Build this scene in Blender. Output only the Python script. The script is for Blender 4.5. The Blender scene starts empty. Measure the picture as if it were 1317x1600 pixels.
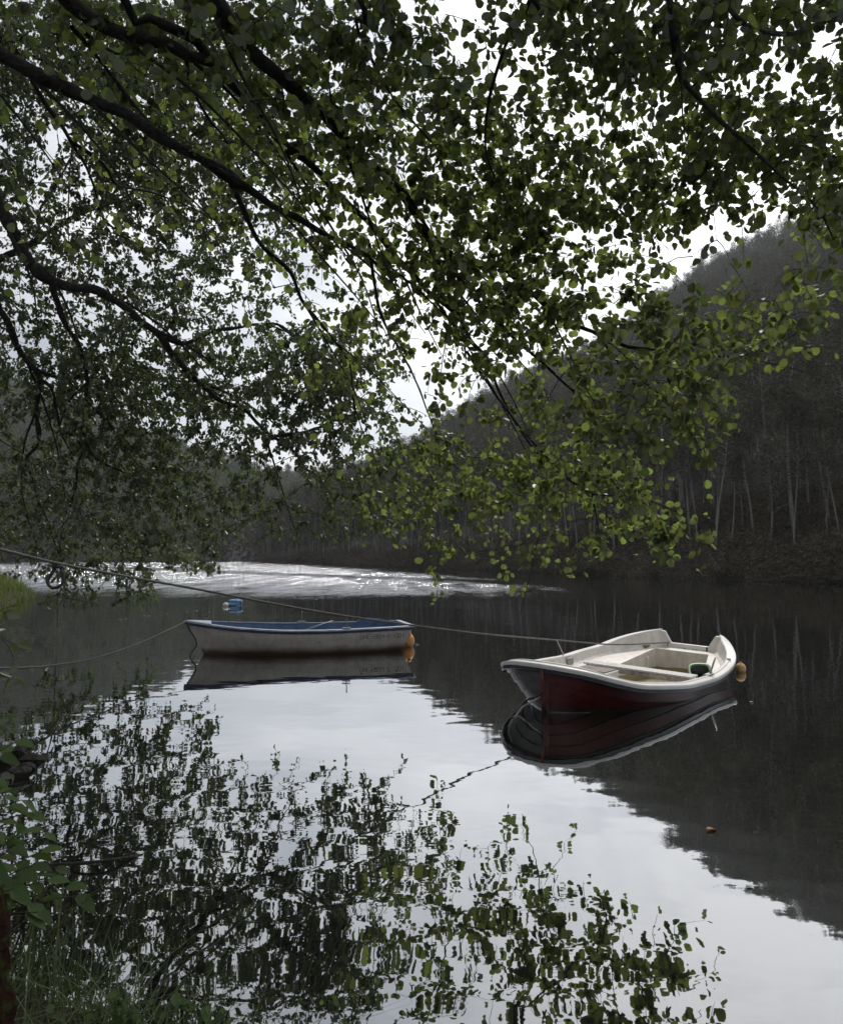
import bpy, math, random
import numpy as np
from mathutils import Vector, Matrix

rng = np.random.default_rng(7)
random.seed(7)
R = math.radians
SC = bpy.context.scene
COL = SC.collection

# ------------------------------------------------------------------ camera
F, CX, CY, PITCH, H = 1200.0, 658.5, 800.0, R(3.24), 1.5
cam = bpy.data.cameras.new('camera')
cam.sensor_fit = 'VERTICAL'
cam.sensor_height = 24.0
cam.lens = 24.0 * F / 1600.0
cam.clip_start = 0.05
cam.clip_end = 4000
co = bpy.data.objects.new('camera', cam)
COL.objects.link(co)
co.location = (0, 0, H)
co.rotation_euler = (R(90) + PITCH, 0, 0)
SC.camera = co

# ------------------------------------------------------------------ world + sun
SUN_EL, SUN_AZ = R(48), R(22)          # azimuth to the right of the view direction (+Y)
w = bpy.data.worlds.new('World'); SC.world = w; w.use_nodes = True
nt = w.node_tree; nt.nodes.clear()
def N(t, **k):
    n = nt.nodes.new(t)
    for a, b in k.items(): setattr(n, a, b)
    return n
def L(a, b): nt.links.new(a, b)
out = N('ShaderNodeOutputWorld'); bg = N('ShaderNodeBackground'); L(bg.outputs[0], out.inputs[0])
bg.inputs['Strength'].default_value = 0.1
sky = N('ShaderNodeTexSky', sky_type='NISHITA'); sky.sun_disc = False
sky.sun_elevation = SUN_EL; sky.sun_rotation = SUN_AZ
tc = N('ShaderNodeTexCoord'); mp = N('ShaderNodeMapping'); mp.inputs['Scale'].default_value = (1.0, 1.0, 2.6)
L(tc.outputs['Generated'], mp.inputs[0])
nz = N('ShaderNodeTexNoise'); nz.inputs['Scale'].default_value = 2.6; nz.inputs['Detail'].default_value = 8
nz.inputs['Roughness'].default_value = 0.55; nz.inputs['Distortion'].default_value = 0.5
L(mp.outputs[0], nz.inputs[0])
# bright glare of the veiled sun: wide lobe
vd = N('ShaderNodeVectorMath', operation='DOT_PRODUCT')
gd = Vector((math.sin(SUN_AZ) * math.cos(R(40)), math.cos(SUN_AZ) * math.cos(R(40)), math.sin(R(40)))).normalized()
vd.inputs[1].default_value = gd
L(tc.outputs['Generated'], vd.inputs[0])
mr = N('ShaderNodeMapRange'); mr.inputs['From Min'].default_value = 0.55; mr.inputs['From Max'].default_value = 1.0
mr.inputs['To Min'].default_value = 0.0; mr.inputs['To Max'].default_value = 1.0
L(vd.outputs['Value'], mr.inputs[0])
ad = N('ShaderNodeMath', operation='MULTIPLY_ADD'); ad.inputs[1].default_value = 0.5
L(mr.outputs[0], ad.inputs[0]); 
ns = N('ShaderNodeMapRange'); ns.inputs['From Min'].default_value = 0.3; ns.inputs['From Max'].default_value = 0.7
ns.inputs['To Min'].default_value = -0.25; ns.inputs['To Max'].default_value = 0.85
L(nz.outputs[0], ns.inputs[0]); L(ns.outputs[0], ad.inputs[2])
cr = N('ShaderNodeValToRGB')
cr.color_ramp.elements[0].position = 0.0; cr.color_ramp.elements[0].color = (0.44, 0.475, 0.54, 1)
cr.color_ramp.elements[1].position = 1.0; cr.color_ramp.elements[1].color = (1.0, 1.0, 1.0, 1)
e = cr.color_ramp.elements.new(0.45); e.color = (0.70, 0.72, 0.755, 1)
L(ad.outputs[0], cr.inputs[0])
ml = N('ShaderNodeVectorMath', operation='SCALE')
L(cr.outputs[0], ml.inputs[0])
ma = N('ShaderNodeMath', operation='MULTIPLY_ADD'); ma.inputs[1].default_value = 8.0; ma.inputs[2].default_value = 8.7
L(mr.outputs[0], ma.inputs[0]); L(ma.outputs[0], ml.inputs['Scale'])
mx = N('ShaderNodeMix', data_type='RGBA'); mx.inputs['Factor'].default_value = 0.9
L(sky.outputs[0], mx.inputs['A']); L(ml.outputs[0], mx.inputs['B']); L(mx.outputs['Result'], bg.inputs['Color'])

sl = bpy.data.lights.new('sun', 'SUN'); sl.energy = 2.4; sl.angle = R(11); sl.color = (1, 0.96, 0.9)
so = bpy.data.objects.new('sun', sl); COL.objects.link(so)
sd = Vector((math.sin(SUN_AZ) * math.cos(SUN_EL), math.cos(SUN_AZ) * math.cos(SUN_EL), math.sin(SUN_EL)))
so.rotation_euler = sd.to_track_quat('Z', 'Y').to_euler(); so.location = (0, 0, 40)

SC.view_settings.view_transform = 'Standard'; SC.view_settings.look = 'None'
SC.view_settings.exposure = 0.0; SC.view_settings.gamma = 1.0
SC.render.engine = 'CYCLES'
SC.cycles.max_bounces = 6; SC.cycles.transparent_max_bounces = 6; SC.cycles.caustics_reflective = False
SC.cycles.caustics_refractive = False; SC.cycles.volume_bounces = 0
SC.cycles.use_denoising = True

# ------------------------------------------------------------------ helpers
CP, SP = math.cos(PITCH), math.sin(PITCH)
def px(x, y, d):
    """point at ground distance d (along +Y) on the sight line of photo pixel x,y"""
    a, b = (x - CX) / F, -(y - CY) / F
    Y, Z = CP - b * SP, SP + b * CP
    return np.array([a * d / Y, d, H + Z * d / Y])
def wl(x, y, z=0.0):
    a, b = (x - CX) / F, -(y - CY) / F
    Y, Z = CP - b * SP, SP + b * CP
    t = (z - H) / Z
    return np.array([a * t, Y * t, z])
def mesh(name, V, faces, mats, mi=None, smooth=False):
    """faces: list of int arrays (n,k)"""
    V = np.asarray(V, dtype=np.float32).reshape(-1, 3)
    me = bpy.data.meshes.new(name)
    faces = [np.asarray(f, dtype=np.int32) for f in faces if len(f)]
    loops = np.concatenate([f.reshape(-1) for f in faces])
    tot = np.concatenate([np.full(len(f), f.shape[1], dtype=np.int32) for f in faces])
    st = np.concatenate([[0], np.cumsum(tot)[:-1]]).astype(np.int32)
    me.vertices.add(len(V)); me.vertices.foreach_set('co', V.reshape(-1))
    me.loops.add(len(loops)); me.loops.foreach_set('vertex_index', loops)
    me.polygons.add(len(tot)); me.polygons.foreach_set('loop_start', st)
    if not isinstance(mats, (list, tuple)): mats = [mats]
    for m in mats: me.materials.append(m)
    if mi is not None: me.polygons.foreach_set('material_index', np.asarray(mi, dtype=np.int32))
    if smooth: me.polygons.foreach_set('use_smooth', np.ones(len(tot), dtype=bool))
    me.update(calc_edges=True); me.validate()
    return me
def obj(name, me, parent=None, loc=None):
    o = bpy.data.objects.new(name, me); COL.objects.link(o)
    if parent: o.parent = parent
    if loc is not None: o.location = loc
    return o
def empty(name, loc=(0, 0, 0), rz=0):
    o = bpy.data.objects.new(name, None); COL.objects.link(o); o.location = loc; o.rotation_euler = (0, 0, rz)
    o.empty_display_size = 0.2
    return o
def tag(o, label=None, cat=None, group=None, kind=None):
    if label: o['label'] = label
    if cat: o['category'] = cat
    if group: o['group'] = group
    if kind: o['kind'] = kind
    return o
class MB:
    """collects polygons of mixed size"""
    def __init__(s): s.v = []; s.f = []; s.m = []
    def add(s, V, Fs, m=0):
        n = len(s.v); s.v += [tuple(map(float, p)) for p in V]
        for f in Fs: s.f.append([i + n for i in f]); s.m.append(m)
    def box(s, c, d, m=0, rot=None, bev=0.0):
        hx, hy, hz = d[0] / 2, d[1] / 2, d[2] / 2
        P = [(sx * hx, sy * hy, sz * hz) for sx in (-1, 1) for sy in (-1, 1) for sz in (-1, 1)]
        if rot is not None: P = [tuple(rot @ Vector(p)) for p in P]
        P = [(p[0] + c[0], p[1] + c[1], p[2] + c[2]) for p in P]
        s.add(P, [(0, 1, 3, 2), (4, 6, 7, 5), (0, 4, 5, 1), (2, 3, 7, 6), (0, 2, 6, 4), (1, 5, 7, 3)], m)
    def tube(s, pts, r, n=8, m=0, cap=True):
        V, Fq = tube_arrays(np.array(pts, float), r, n)
        Fs = [list(q) for q in Fq]
        if cap:
            Fs.append(list(range(n))[::-1]); k = len(V) - n; Fs.append([k + i for i in range(n)])
        s.add(V, Fs, m)
    def sphere(s, c, r, nu=14, nv=9, m=0, fn=None):
        P = []
        for j in range(nv + 1):
            th = math.pi * j / nv
            for i in range(nu):
                ph = 2 * math.pi * i / nu
                k = (1.0 if fn is None else fn(th, ph))
                P.append((c[0] + r[0] * k * math.sin(th) * math.cos(ph), c[1] + r[1] * k * math.sin(th) * math.sin(ph), c[2] + r[2] * k * math.cos(th)))
        Fs = [[j * nu + i, (j + 1) * nu + i, (j + 1) * nu + (i + 1) % nu, j * nu + (i + 1) % nu] for j in range(nv) for i in range(nu)]
        s.add(P, Fs, m)
    def build(s, name, mats, parent=None, smooth=False, loc=None, bevel=0):
        me = bpy.data.meshes.new(name); me.from_pydata(s.v, [], s.f)
        if not isinstance(mats, (list, tuple)): mats = [mats]
        for mm in mats: me.materials.append(mm)
        me.polygons.foreach_set('material_index', s.m)
        if smooth: me.polygons.foreach_set('use_smooth', [True] * len(s.f))
        me.validate(); me.update()
        o = obj(name, me, parent, loc)
        if bevel:
            b = o.modifiers.new('bevel', 'BEVEL'); b.width = bevel; b.segments = 2; b.limit_method = 'ANGLE'
        return o
def tube_arrays(P, r, n=6):
    P = np.asarray(P, float); k = len(P)
    r = np.full(k, r, float) if np.isscalar(r) else np.asarray(r, float)
    T = np.gradient(P, axis=0); T /= np.linalg.norm(T, axis=1)[:, None] + 1e-9
    up = np.array([0, 0, 1.0]) if abs(T[0, 2]) < 0.9 else np.array([1.0, 0, 0])
    A = np.cross(T, up); A /= np.linalg.norm(A, axis=1)[:, None] + 1e-9
    B = np.cross(T, A)
    th = np.arange(n) * 2 * np.pi / n
    V = P[:, None, :] + r[:, None, None] * (np.cos(th)[None, :, None] * A[:, None, :] + np.sin(th)[None, :, None] * B[:, None, :])
    i = np.arange(k - 1)[:, None] * n; j = np.arange(n)[None, :]; j2 = (j + 1) % n
    Fq = np.stack([i + j, i + j2, i + n + j2, i + n + j], -1).reshape(-1, 4)
    return V.reshape(-1, 3), Fq
def tubes_mesh(name, lst, n, mat):
    Vs, Fs, o = [], [], 0
    for P, r in lst:
        V, Fq = tube_arrays(P, r, n); Vs.append(V); Fs.append(Fq + o); o += len(V)
    return mesh(name, np.concatenate(Vs), [np.concatenate(Fs)], mat, smooth=True)
def smooth_poly(P, step):
    """Catmull-Rom through rows of P, resampled at about step"""
    P = np.asarray(P, float)
    Q = np.vstack([2 * P[0] - P[1], P, 2 * P[-1] - P[-2]]); out = []
    for i in range(1, len(Q) - 2):
        a, b, c, d = Q[i - 1], Q[i], Q[i + 1], Q[i + 2]
        m = max(2, int(np.linalg.norm((c - b)[:3]) / step))
        for t in np.arange(m) / m:
            out.append(0.5 * ((2 * b) + (-a + c) * t + (2 * a - 5 * b + 4 * c - d) * t * t + (-a + 3 * b - 3 * c + d) * t ** 3))
    out.append(Q[-2]); return np.array(out)
def unit(a): return a / (np.linalg.norm(a, axis=-1, keepdims=True) + 1e-9)

# ------------------------------------------------------------------ materials
class M:
    def __init__(s, name):
        s.m = bpy.data.materials.new(name); s.m.use_nodes = True; s.t = s.m.node_tree; s.t.nodes.clear()
        s.out = s.n('ShaderNodeOutputMaterial')
    def n(s, t, **k):
        n = s.t.nodes.new(t)
        for a, b in k.items():
            if a.startswith('i_'): n.inputs[a[2:].replace('_', ' ')].default_value = b
            else: setattr(n, a, b)
        return n
    def l(s, a, b): s.t.links.new(a, b)
    def noise(s, scale, detail=4, rough=0.55, coord='Object', vec=None, stretch=None, rot=0.0):
        nz = s.n('ShaderNodeTexNoise'); nz.inputs['Scale'].default_value = scale
        nz.inputs['Detail'].default_value = detail; nz.inputs['Roughness'].default_value = rough
        v = vec
        if v is None:
            tc = s.n('ShaderNodeTexCoord'); v = tc.outputs[coord]
        if stretch:
            mp = s.n('ShaderNodeMapping'); mp.inputs['Scale'].default_value = stretch; mp.inputs['Rotation'].default_value = (0, 0, rot); mp.inputs['Location'].default_value = (0, 0, 0.37); s.l(v, mp.inputs[0]); v = mp.outputs[0]
        s.l(v, nz.inputs['Vector']); return nz.outputs[0]
    def ramp(s, fac, stops):
        r = s.n('ShaderNodeValToRGB'); s.l(fac, r.inputs[0]); e = r.color_ramp.elements
        e[0].position = stops[0][0]; e[0].color = (*stops[0][1], 1); e[1].position = stops[-1][0]; e[1].color = (*stops[-1][1], 1)
        for p, c in stops[1:-1]:
            k = e.new(p); k.color = (*c, 1)
        return r.outputs[0]
    def mix(s, fac, a, b):
        m = s.n('ShaderNodeMix', data_type='RGBA')
        for sock, v in ((m.inputs['Factor'], fac), (m.inputs['A'], a), (m.inputs['B'], b)):
            if isinstance(v, tuple): sock.default_value = (*v, 1)
            elif isinstance(v, (int, float)): sock.default_value = v
            else: s.l(v, sock)
        return m.outputs['Result']
    def math(s, op, a, b=0.0, c=0.0, clamp=False):
        m = s.n('ShaderNodeMath', operation=op); m.use_clamp = clamp
        for i, v in enumerate((a, b, c)):
            if isinstance(v, (int, float)): m.inputs[i].default_value = v
            else: s.l(v, m.inputs[i])
        return m.outputs[0]
    def mrange(s, v, a, b, c=0.0, d=1.0, smooth=False):
        m = s.n('ShaderNodeMapRange'); m.interpolation_type = 'SMOOTHSTEP' if smooth else 'LINEAR'
        s.l(v, m.inputs[0]); m.inputs[1].default_value = a; m.inputs[2].default_value = b; m.inputs[3].default_value = c; m.inputs[4].default_value = d
        return m.outputs[0]
    def pbr(s, col, rough=0.6, bump=None, bstr=0.3, bdist=0.01, spec=0.5, metal=0.0):
        p = s.n('ShaderNodeBsdfPrincipled')
        if isinstance(col, tuple): p.inputs['Base Color'].default_value = (*col, 1)
        else: s.l(col, p.inputs['Base Color'])
        if isinstance(rough, (int, float)): p.inputs['Roughness'].default_value = rough
        else: s.l(rough, p.inputs['Roughness'])
        p.inputs['Specular IOR Level'].default_value = spec; p.inputs['Metallic'].default_value = metal
        if bump is not None:
            b = s.n('ShaderNodeBump'); b.inputs['Strength'].default_value = bstr; b.inputs['Distance'].default_value = bdist
            s.l(bump, b.inputs['Height']); s.l(b.outputs[0], p.inputs['Normal'])
        s.l(p.outputs[0], s.out.inputs[0]); return s.m

def simple(name, c1, c2, scale=8, rough=0.6, bstr=0.2, bdist=0.01, spec=0.5, metal=0.0, detail=5, stretch=None):
    m = M(name); nz = m.noise(scale, detail, stretch=stretch)
    return m.pbr(m.ramp(nz, [(0.3, c1), (0.7, c2)]), rough, nz, bstr, bdist, spec, metal)

def leaf_mat(name, dif, tra, var=0.35, gloss=0.06, grough=0.35, obj_random=False):
    m = M(name)
    g = m.n('ShaderNodeNewGeometry')
    rnd = g.outputs['Random Per Island']
    if obj_random:
        oi = m.n('ShaderNodeObjectInfo'); rnd2 = oi.outputs['Random']
        rnd = m.math('ADD', m.math('MULTIPLY', rnd, 0.5), m.math('MULTIPLY', rnd2, 0.5))
    k = m.mrange(rnd, 0, 1, 1 - var, 1 + var)
    def sc(c):
        v = m.n('ShaderNodeVectorMath', operation='SCALE'); v.inputs[0].default_value = c; m.l(k, v.inputs['Scale']); return v.outputs[0]
    hue = m.n('ShaderNodeTexWhiteNoise', noise_dimensions='1D'); m.l(rnd, hue.inputs['W'])
    def tint(c):
        return m.mix(m.math('MULTIPLY', hue.outputs[0], 0.35), sc(c), (c[0] * 1.7, c[1] * 1.1, c[2] * 0.8))
    d = m.n('ShaderNodeBsdfDiffuse'); m.l(tint(dif), d.inputs[0])
    t = m.n('ShaderNodeBsdfTranslucent'); m.l(tint(tra), t.inputs[0])
    a = m.n('ShaderNodeAddShader'); m.l(d.outputs[0], a.inputs[0]); m.l(t.outputs[0], a.inputs[1])
    gl = m.n('ShaderNodeBsdfGlossy'); gl.inputs['Roughness'].default_value = grough; gl.inputs[0].default_value = (1, 1, 1, 1)
    mx = m.n('ShaderNodeMixShader'); mx.inputs[0].default_value = gloss
    m.l(a.outputs[0], mx.inputs[1]); m.l(gl.outputs[0], mx.inputs[2]); m.l(mx.outputs[0], m.out.inputs[0])
    return m.m

MAT = {}
MAT['alder'] = leaf_mat('alder_leaf', (0.013, 0.017, 0.010), (0.104, 0.146, 0.032), 0.55, 0.04)
MAT['small_leaf'] = leaf_mat('small_leaf', (0.034, 0.044, 0.020), (0.050, 0.076, 0.020), 0.4, 0.06, 0.35)
MAT['bark'] = simple('dark_bark', (0.008, 0.007, 0.006), (0.045, 0.042, 0.036), 22, 0.95, 1.0, 0.03)
MAT['pale_bark'] = simple('pale_bark', (0.10, 0.095, 0.085), (0.27, 0.25, 0.23), 3, 0.9, 0.4, 0.02, stretch=(1, 1, 0.15))
MAT['wood_leaf'] = leaf_mat('wood_leaf', (0.040, 0.044, 0.031), (0.014, 0.016, 0.010), 0.8, 0.015, 0.5, True)
MAT['far_leaf'] = leaf_mat('far_leaf', (0.085, 0.100, 0.066), (0.012, 0.016, 0.009), 0.5, 0.01, 0.5, True)
MAT['brush'] = leaf_mat('brush_leaf', (0.062, 0.058, 0.046), (0.02, 0.02, 0.012), 0.8, 0.01, 0.5, True)
MAT['bright_bush'] = leaf_mat('bright_bush_leaf', (0.075, 0.105, 0.030), (0.06, 0.09, 0.015), 0.35, 0.02, 0.5, False)
MAT['plant'] = leaf_mat('plant_leaf', (0.050, 0.080, 0.028), (0.04, 0.075, 0.016), 0.3, 0.015, 0.4)
MAT['grass'] = leaf_mat('grass_blade', (0.052, 0.075, 0.028), (0.035, 0.055, 0.016), 0.6, 0.03, 0.5)
MAT['far_grass'] = leaf_mat('far_grass_blade', (0.07, 0.09, 0.028), (0.04, 0.06, 0.012), 0.4, 0.02, 0.5)
MAT['hill'] = simple('hill_ground', (0.014, 0.013, 0.011), (0.036, 0.033, 0.028), 0.25, 1.0, 0.5, 0.3)
MAT['bank'] = simple('bank_ground', (0.012, 0.010, 0.006), (0.050, 0.036, 0.022), 22, 1.0, 0.8, 0.03)

# ------------------------------------------------------------------ water
def water_mat():
    m = M('lake_water')
    tc = m.n('ShaderNodeTexCoord'); V = tc.outputs['Object']
    sep = m.n('ShaderNodeSeparateXYZ'); m.l(V, sep.inputs[0]); X, Y = sep.outputs[0], sep.outputs[1]
    # ruffled zone far out, left of a line that runs along the right bank
    edge = m.noise(0.05, 3, vec=V)
    ymask = m.mrange(m.math('ADD', Y, m.math('MULTIPLY', m.math('SUBTRACT', edge, 0.5), 14)), 23, 52, 0, 1, True)
    # line x = 9 - 0.27*(y-38)
    lx = m.math('ADD', X, m.math('MULTIPLY', m.math('SUBTRACT', Y, 38), 0.27))
    xmask = m.mrange(m.math('ADD', lx, m.math('MULTIPLY', m.math('SUBTRACT', edge, 0.5), 16)), 11, 0, 0, 1, True)
    # calm streak from (-27,82) to (0,49): distance to the line 33x+27y = 1323
    ln = m.math('ABSOLUTE', m.math('DIVIDE', m.math('SUBTRACT', m.math('ADD', m.math('MULTIPLY', X, 33), m.math('MULTIPLY', Y, 27)), 1323), 42.6))
    smask = m.mrange(ln, 0.6, 4.0, 0.30, 1, True)
    ruf = m.math('MULTIPLY', m.math('MULTIPLY', ymask, xmask), smask)
    # gusts break up the ruffle
    gust = m.noise(0.9, 3, 0.6, vec=V, stretch=(1.0, 0.22, 1))
    gm = m.mrange(gust, 0.32, 0.62, 0.35, 1.3)
    # wave heights
    wa = m.noise(7.0, 2, 0.5, vec=V, stretch=(0.8, 0.8, 1))
    wb = m.noise(0.55, 2, 0.5, vec=V, stretch=(0.6, 1.2, 1))
    calm1 = m.math('ADD', m.math('MULTIPLY', m.noise(3.0, 1, 0.45, vec=V, stretch=(0.85, 1.1, 1), rot=R(31)), .5), m.math('MULTIPLY', m.noise(3.7, 1, 0.45, vec=V, stretch=(0.85, 1.1, 1), rot=R(-17)), .5))
    calm2 = m.noise(0.9, 1, 0.5, vec=V, stretch=(0.6, 1.2, 1), rot=R(14))
    fine = m.noise(9.0, 2, 0.5, vec=V, stretch=(0.7, 1.1, 1))
    patch = m.mrange(m.noise(0.35, 2, vec=V, stretch=(0.6, 1, 1)), 0.35, 0.65, 0.35, 1.35)
    hr = m.math('MULTIPLY', m.math('MULTIPLY', m.math('ADD', m.math('MULTIPLY', wa, 0.19), m.math('MULTIPLY', wb, 0.16)), gm), ruf)
    hc = m.math('ADD', m.math('ADD', m.math('MULTIPLY', calm1, 0.0032), m.math('MULTIPLY', calm2, 0.0034)), m.math('MULTIPLY', fine, 0.00025))
    hc = m.math('MULTIPLY', hc, patch)
    hgt = m.math('ADD', hr, hc)
    b = m.n('ShaderNodeBump'); b.inputs['Strength'].default_value = 1.0; b.inputs['Distance'].default_value = 1.0
    m.l(hgt, b.inputs['Height'])
    lw = m.n('ShaderNodeLayerWeight'); lw.inputs[0].default_value = 0.5
    fac = m.math('MULTIPLY_ADD', m.math('POWER', lw.outputs['Facing'], 1.6), 0.82, 0.10, True)
    d = m.n('ShaderNodeBsdfDiffuse'); d.inputs[0].default_value = (0.010, 0.011, 0.009, 1)
    g = m.n('ShaderNodeBsdfGlossy'); g.inputs['Roughness'].default_value = 0.012; g.inputs[0].default_value = (0.97, 0.98, 1, 1)
    m.l(b.outputs[0], g.inputs['Normal'])
    x = m.n('ShaderNodeMixShader'); m.l(fac, x.inputs[0]); m.l(d.outputs[0], x.inputs[1]); m.l(g.outputs[0], x.inputs[2])
    m.l(x.outputs[0], m.out.inputs[0]); return m.m
MAT['water'] = water_mat()

# boat frames (origin at the stern centre on the water line, +x to the bow, +y to the side facing the camera)
RB_ORG, RB_ROT = Vector((3.63, 10.497, 0)), R(231.6)
WB_ORG, WB_ROT = Vector((-0.27, 12.65, 0)), R(180 + 15.5)
def loc2w(org, rot, pts):
    c, s = math.cos(rot), math.sin(rot)
    return [(org.x + c * x - s * y, org.y + s * x + c * y) for x, y in pts]
import bmesh
def build_water(holes):
    bm = bmesh.new(); edges = []
    def ring(P):
        vs = [bm.verts.new((x, y, 0)) for x, y in P]
        for i in range(len(vs)): edges.append(bm.edges.new((vs[i], vs[(i + 1) % len(vs)])))
    ring([(-400, -30), (400, -30), (400, 700), (-400, 700)])
    for h in holes: ring(h)
    bmesh.ops.triangle_fill(bm, edges=edges, use_beauty=True, use_dissolve=False)
    bmesh.ops.recalc_face_normals(bm, faces=bm.faces)
    for f in bm.faces:
        if f.normal.z < 0: f.normal_flip()
    me = bpy.data.meshes.new('lake_water'); bm.to_mesh(me); bm.free(); me.materials.append(MAT['water'])
    o = obj('lake_water', me); tag(o, 'dark calm lake water mirroring sky, leaves and boats', 'water', kind='structure')

# ------------------------------------------------------------------ hills
def lin(a, b, t): return a + (b - a) * t
class Hill:
    def __init__(s, cols, treeh, seed, conv=1.15, far=lambda x: 1.0):
        s.sh = np.array([wl(x, y) for x, y, *_ in cols]); s.sh[:, 2] = 0
        s.rd = np.array([px(rx, ry, rd) - np.array([0, 0, treeh]) for _, _, rx, ry, rd in [(c0, c1, c2, c3, c4 * far(c0)) for c0, c1, c2, c3, c4 in cols]])
        s.n = len(cols); s.conv = conv; s.seed = seed
    def at(s, u, v):
        """u in 0..n-1 along, v 0..1 shore->ridge, >1 beyond"""
        u = np.clip(u, 0, s.n - 1.0001); i = u.astype(int); t = (u - i)[:, None]
        t = t
        A = lin(s.sh[i], s.sh[i + 1], t); B = lin(s.rd[i], s.rd[i + 1], t)
        P = lin(A, B, v[:, None])
        z = np.where(v <= 1, np.sign(v) * np.abs(v) ** s.conv, 1 - (v - 1) * 1.2) * B[:, 2]
        z += np.clip(v * 40, 0, 1) * 1.0
        wob = np.sin(P[:, 0] * 0.13 + s.seed) * np.cos(P[:, 1] * 0.11 + s.seed * 2) + 0.6 * np.sin(P[:, 0] * 0.31 + P[:, 1] * 0.23)
        z += wob * np.clip(v * 8, 0, 1) * 1.3
        P[:, 2] = np.where(v < 0, v * 30, z); return P
    def build(s, label, nu=120):
        vs = np.concatenate([[-0.03, 0, 0.006, 0.012, 0.02, 0.04], np.linspace(0.07, 1.0, 26), [1.15, 1.4]])
        us = np.linspace(0, s.n - 1, nu)
        U, Vv = np.meshgrid(us, vs); P = s.at(U.ravel(), Vv.ravel())
        j = np.random.default_rng(s.seed).normal(0, 0.25, P.shape) * np.clip(Vv.ravel() * 60, 0, 1)[:, None]
        P = P + j
        a = np.arange(len(vs) - 1)[:, None] * nu + np.arange(nu - 1)[None, :]
        Fq = np.stack([a, a + 1, a + nu + 1, a + nu], -1).reshape(-1, 4)
        o = obj('hill', mesh('hill', P, [Fq], MAT['hill'], smooth=True)); tag(o, label, 'hill', kind='structure'); return o
RH = Hill([(1900, 945, 2200, 60, 150), (1500, 922, 1560, 190, 150), (1317, 912, 1340, 300, 160), (1200, 908, 1200, 372, 175),
           (1100, 905, 1100, 418, 185), (1000, 901, 1010, 492, 190), (900, 897, 920, 548, 200), (800, 892, 810, 598, 210),
           (700, 888, 710, 655, 220), (600, 885, 620, 718, 230), (520, 882.5, 530, 762, 230), (455, 881, 458, 798, 220),
           (425, 880.2, 420, 838, 200), (412, 879.8, 404, 874, 185)], 7.5, 1, 1.1, lambda x: float(np.interp(x, [450, 700, 900, 1317], [1.0, 1.35, 1.7, 2.0])))
LH = Hill([(-700, 900, -900, 330, 260), (-300, 886, -350, 440, 330), (-100, 881.5, -100, 530, 360), (0, 879.3, 0, 575, 380), (100, 878.6, 100, 622, 400),
           (200, 878, 200, 664, 420), (300, 877.7, 300, 698, 430), (380, 877.5, 380, 726, 440), (450, 877.4, 450, 742, 450),
           (560, 877.3, 570, 748, 460), (700, 877.2, 760, 752, 470)], 9, 2, 1.0)
FH = Hill([(200, 872.5, 200, 760, 800), (400, 872.5, 420, 745, 800), (560, 872.5, 560, 722, 820), (620, 872.5, 620, 716, 820), (700, 872.5, 700, 724, 820), (860, 872.5, 900, 740, 820)], 6, 3)
RH.build('steep wooded hillside rising behind the right bank')
LH.build('wooded far hill across the lake at the left')
FH.build('faint distant hill in the gap between the two wooded slopes')

# ---- wood trees
def cards(C, n_per, spread, size, aspect, rg, droop=0.4):
    """leaf cards round centres C; returns V,F"""
    n = len(C) * n_per
    c = np.repeat(C, n_per, axis=0) + rg.normal(0, 1, (n, 3)) * spread
    nrm = unit(rg.normal(0, 1, (n, 3)) + np.array([0, 0, 0.3]))
    ax = unit(np.cross(nrm, unit(rg.normal(0, 1, (n, 3)) + np.array([0, 0, -droop]))))
    bx = np.cross(nrm, ax)
    s = size * rg.uniform(0.6, 1.4, (n, 1))
    a, b = ax * s, bx * s * aspect
    V = np.stack([c - a * 0.5, c + b * 0.5 - a * 0.1, c + a * 0.6, c - b * 0.5 - a * 0.05], 1)
    Fq = np.arange(n * 4).reshape(-1, 4)
    return V.reshape(-1, 3), Fq
def wood_tree(seed, Ht, ncl, ncard, size, low=0.35, width=1.5, lean=0.05):
    rg = np.random.default_rng(seed)
    k = 9; t = np.linspace(0, 1, k)
    lean = lean * 1.6
    P = np.stack([lean * Ht * t ** 1.5 * rg.normal() + 0.15 * np.sin(t * 5 + rg.uniform(0, 6)), lean * Ht * t * rg.normal() + 0.12 * np.sin(t * 4 + rg.uniform(0, 6)), t * Ht * 0.95], 1)
    r = 0.075 * (1 - 0.85 * t) + 0.012
    tl = [(P, r)]; C = []
    for q in range(ncl):
        h = low + (1 - low) * rg.uniform(0, 1) ** 0.9
        base = np.array([np.interp(h, t, P[:, i]) for i in range(3)])
        az = rg.uniform(0, 2 * np.pi); ln = width * (1.15 - h) * rg.uniform(0.4, 1.25) + 0.25
        tip = base + np.array([math.cos(az) * ln, math.sin(az) * ln, ln * rg.uniform(0.1, 0.8)])
        tl.append((np.stack([base, (base + tip) / 2 + [0, 0, 0.1 * ln], tip]), np.array([0.022, 0.014, 0.006]) * 1.2))
        C.append(tip); C.append(base * 0.35 + tip * 0.65)
    C = np.array(C); V, Fq = cards(C, ncard, 0.30 * width / 1.5, size, 0.34, rg, 0.8)
    return tl, V, Fq
protos = []
for i in range(6):
    tl, V, Fq = wood_tree(100 + i, [9, 11, 8, 12, 10, 7][i], [30, 34, 26, 36, 30, 24][i], 18, 0.20, [0.5, 0.58, 0.4, 0.6, 0.5, 0.35][i], 1.5)
    protos.append((tubes_mesh('trunk', tl, 5, MAT['pale_bark']), mesh('crown', V, [Fq], MAT['wood_leaf'])))
nfront = 0; first = []
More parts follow.
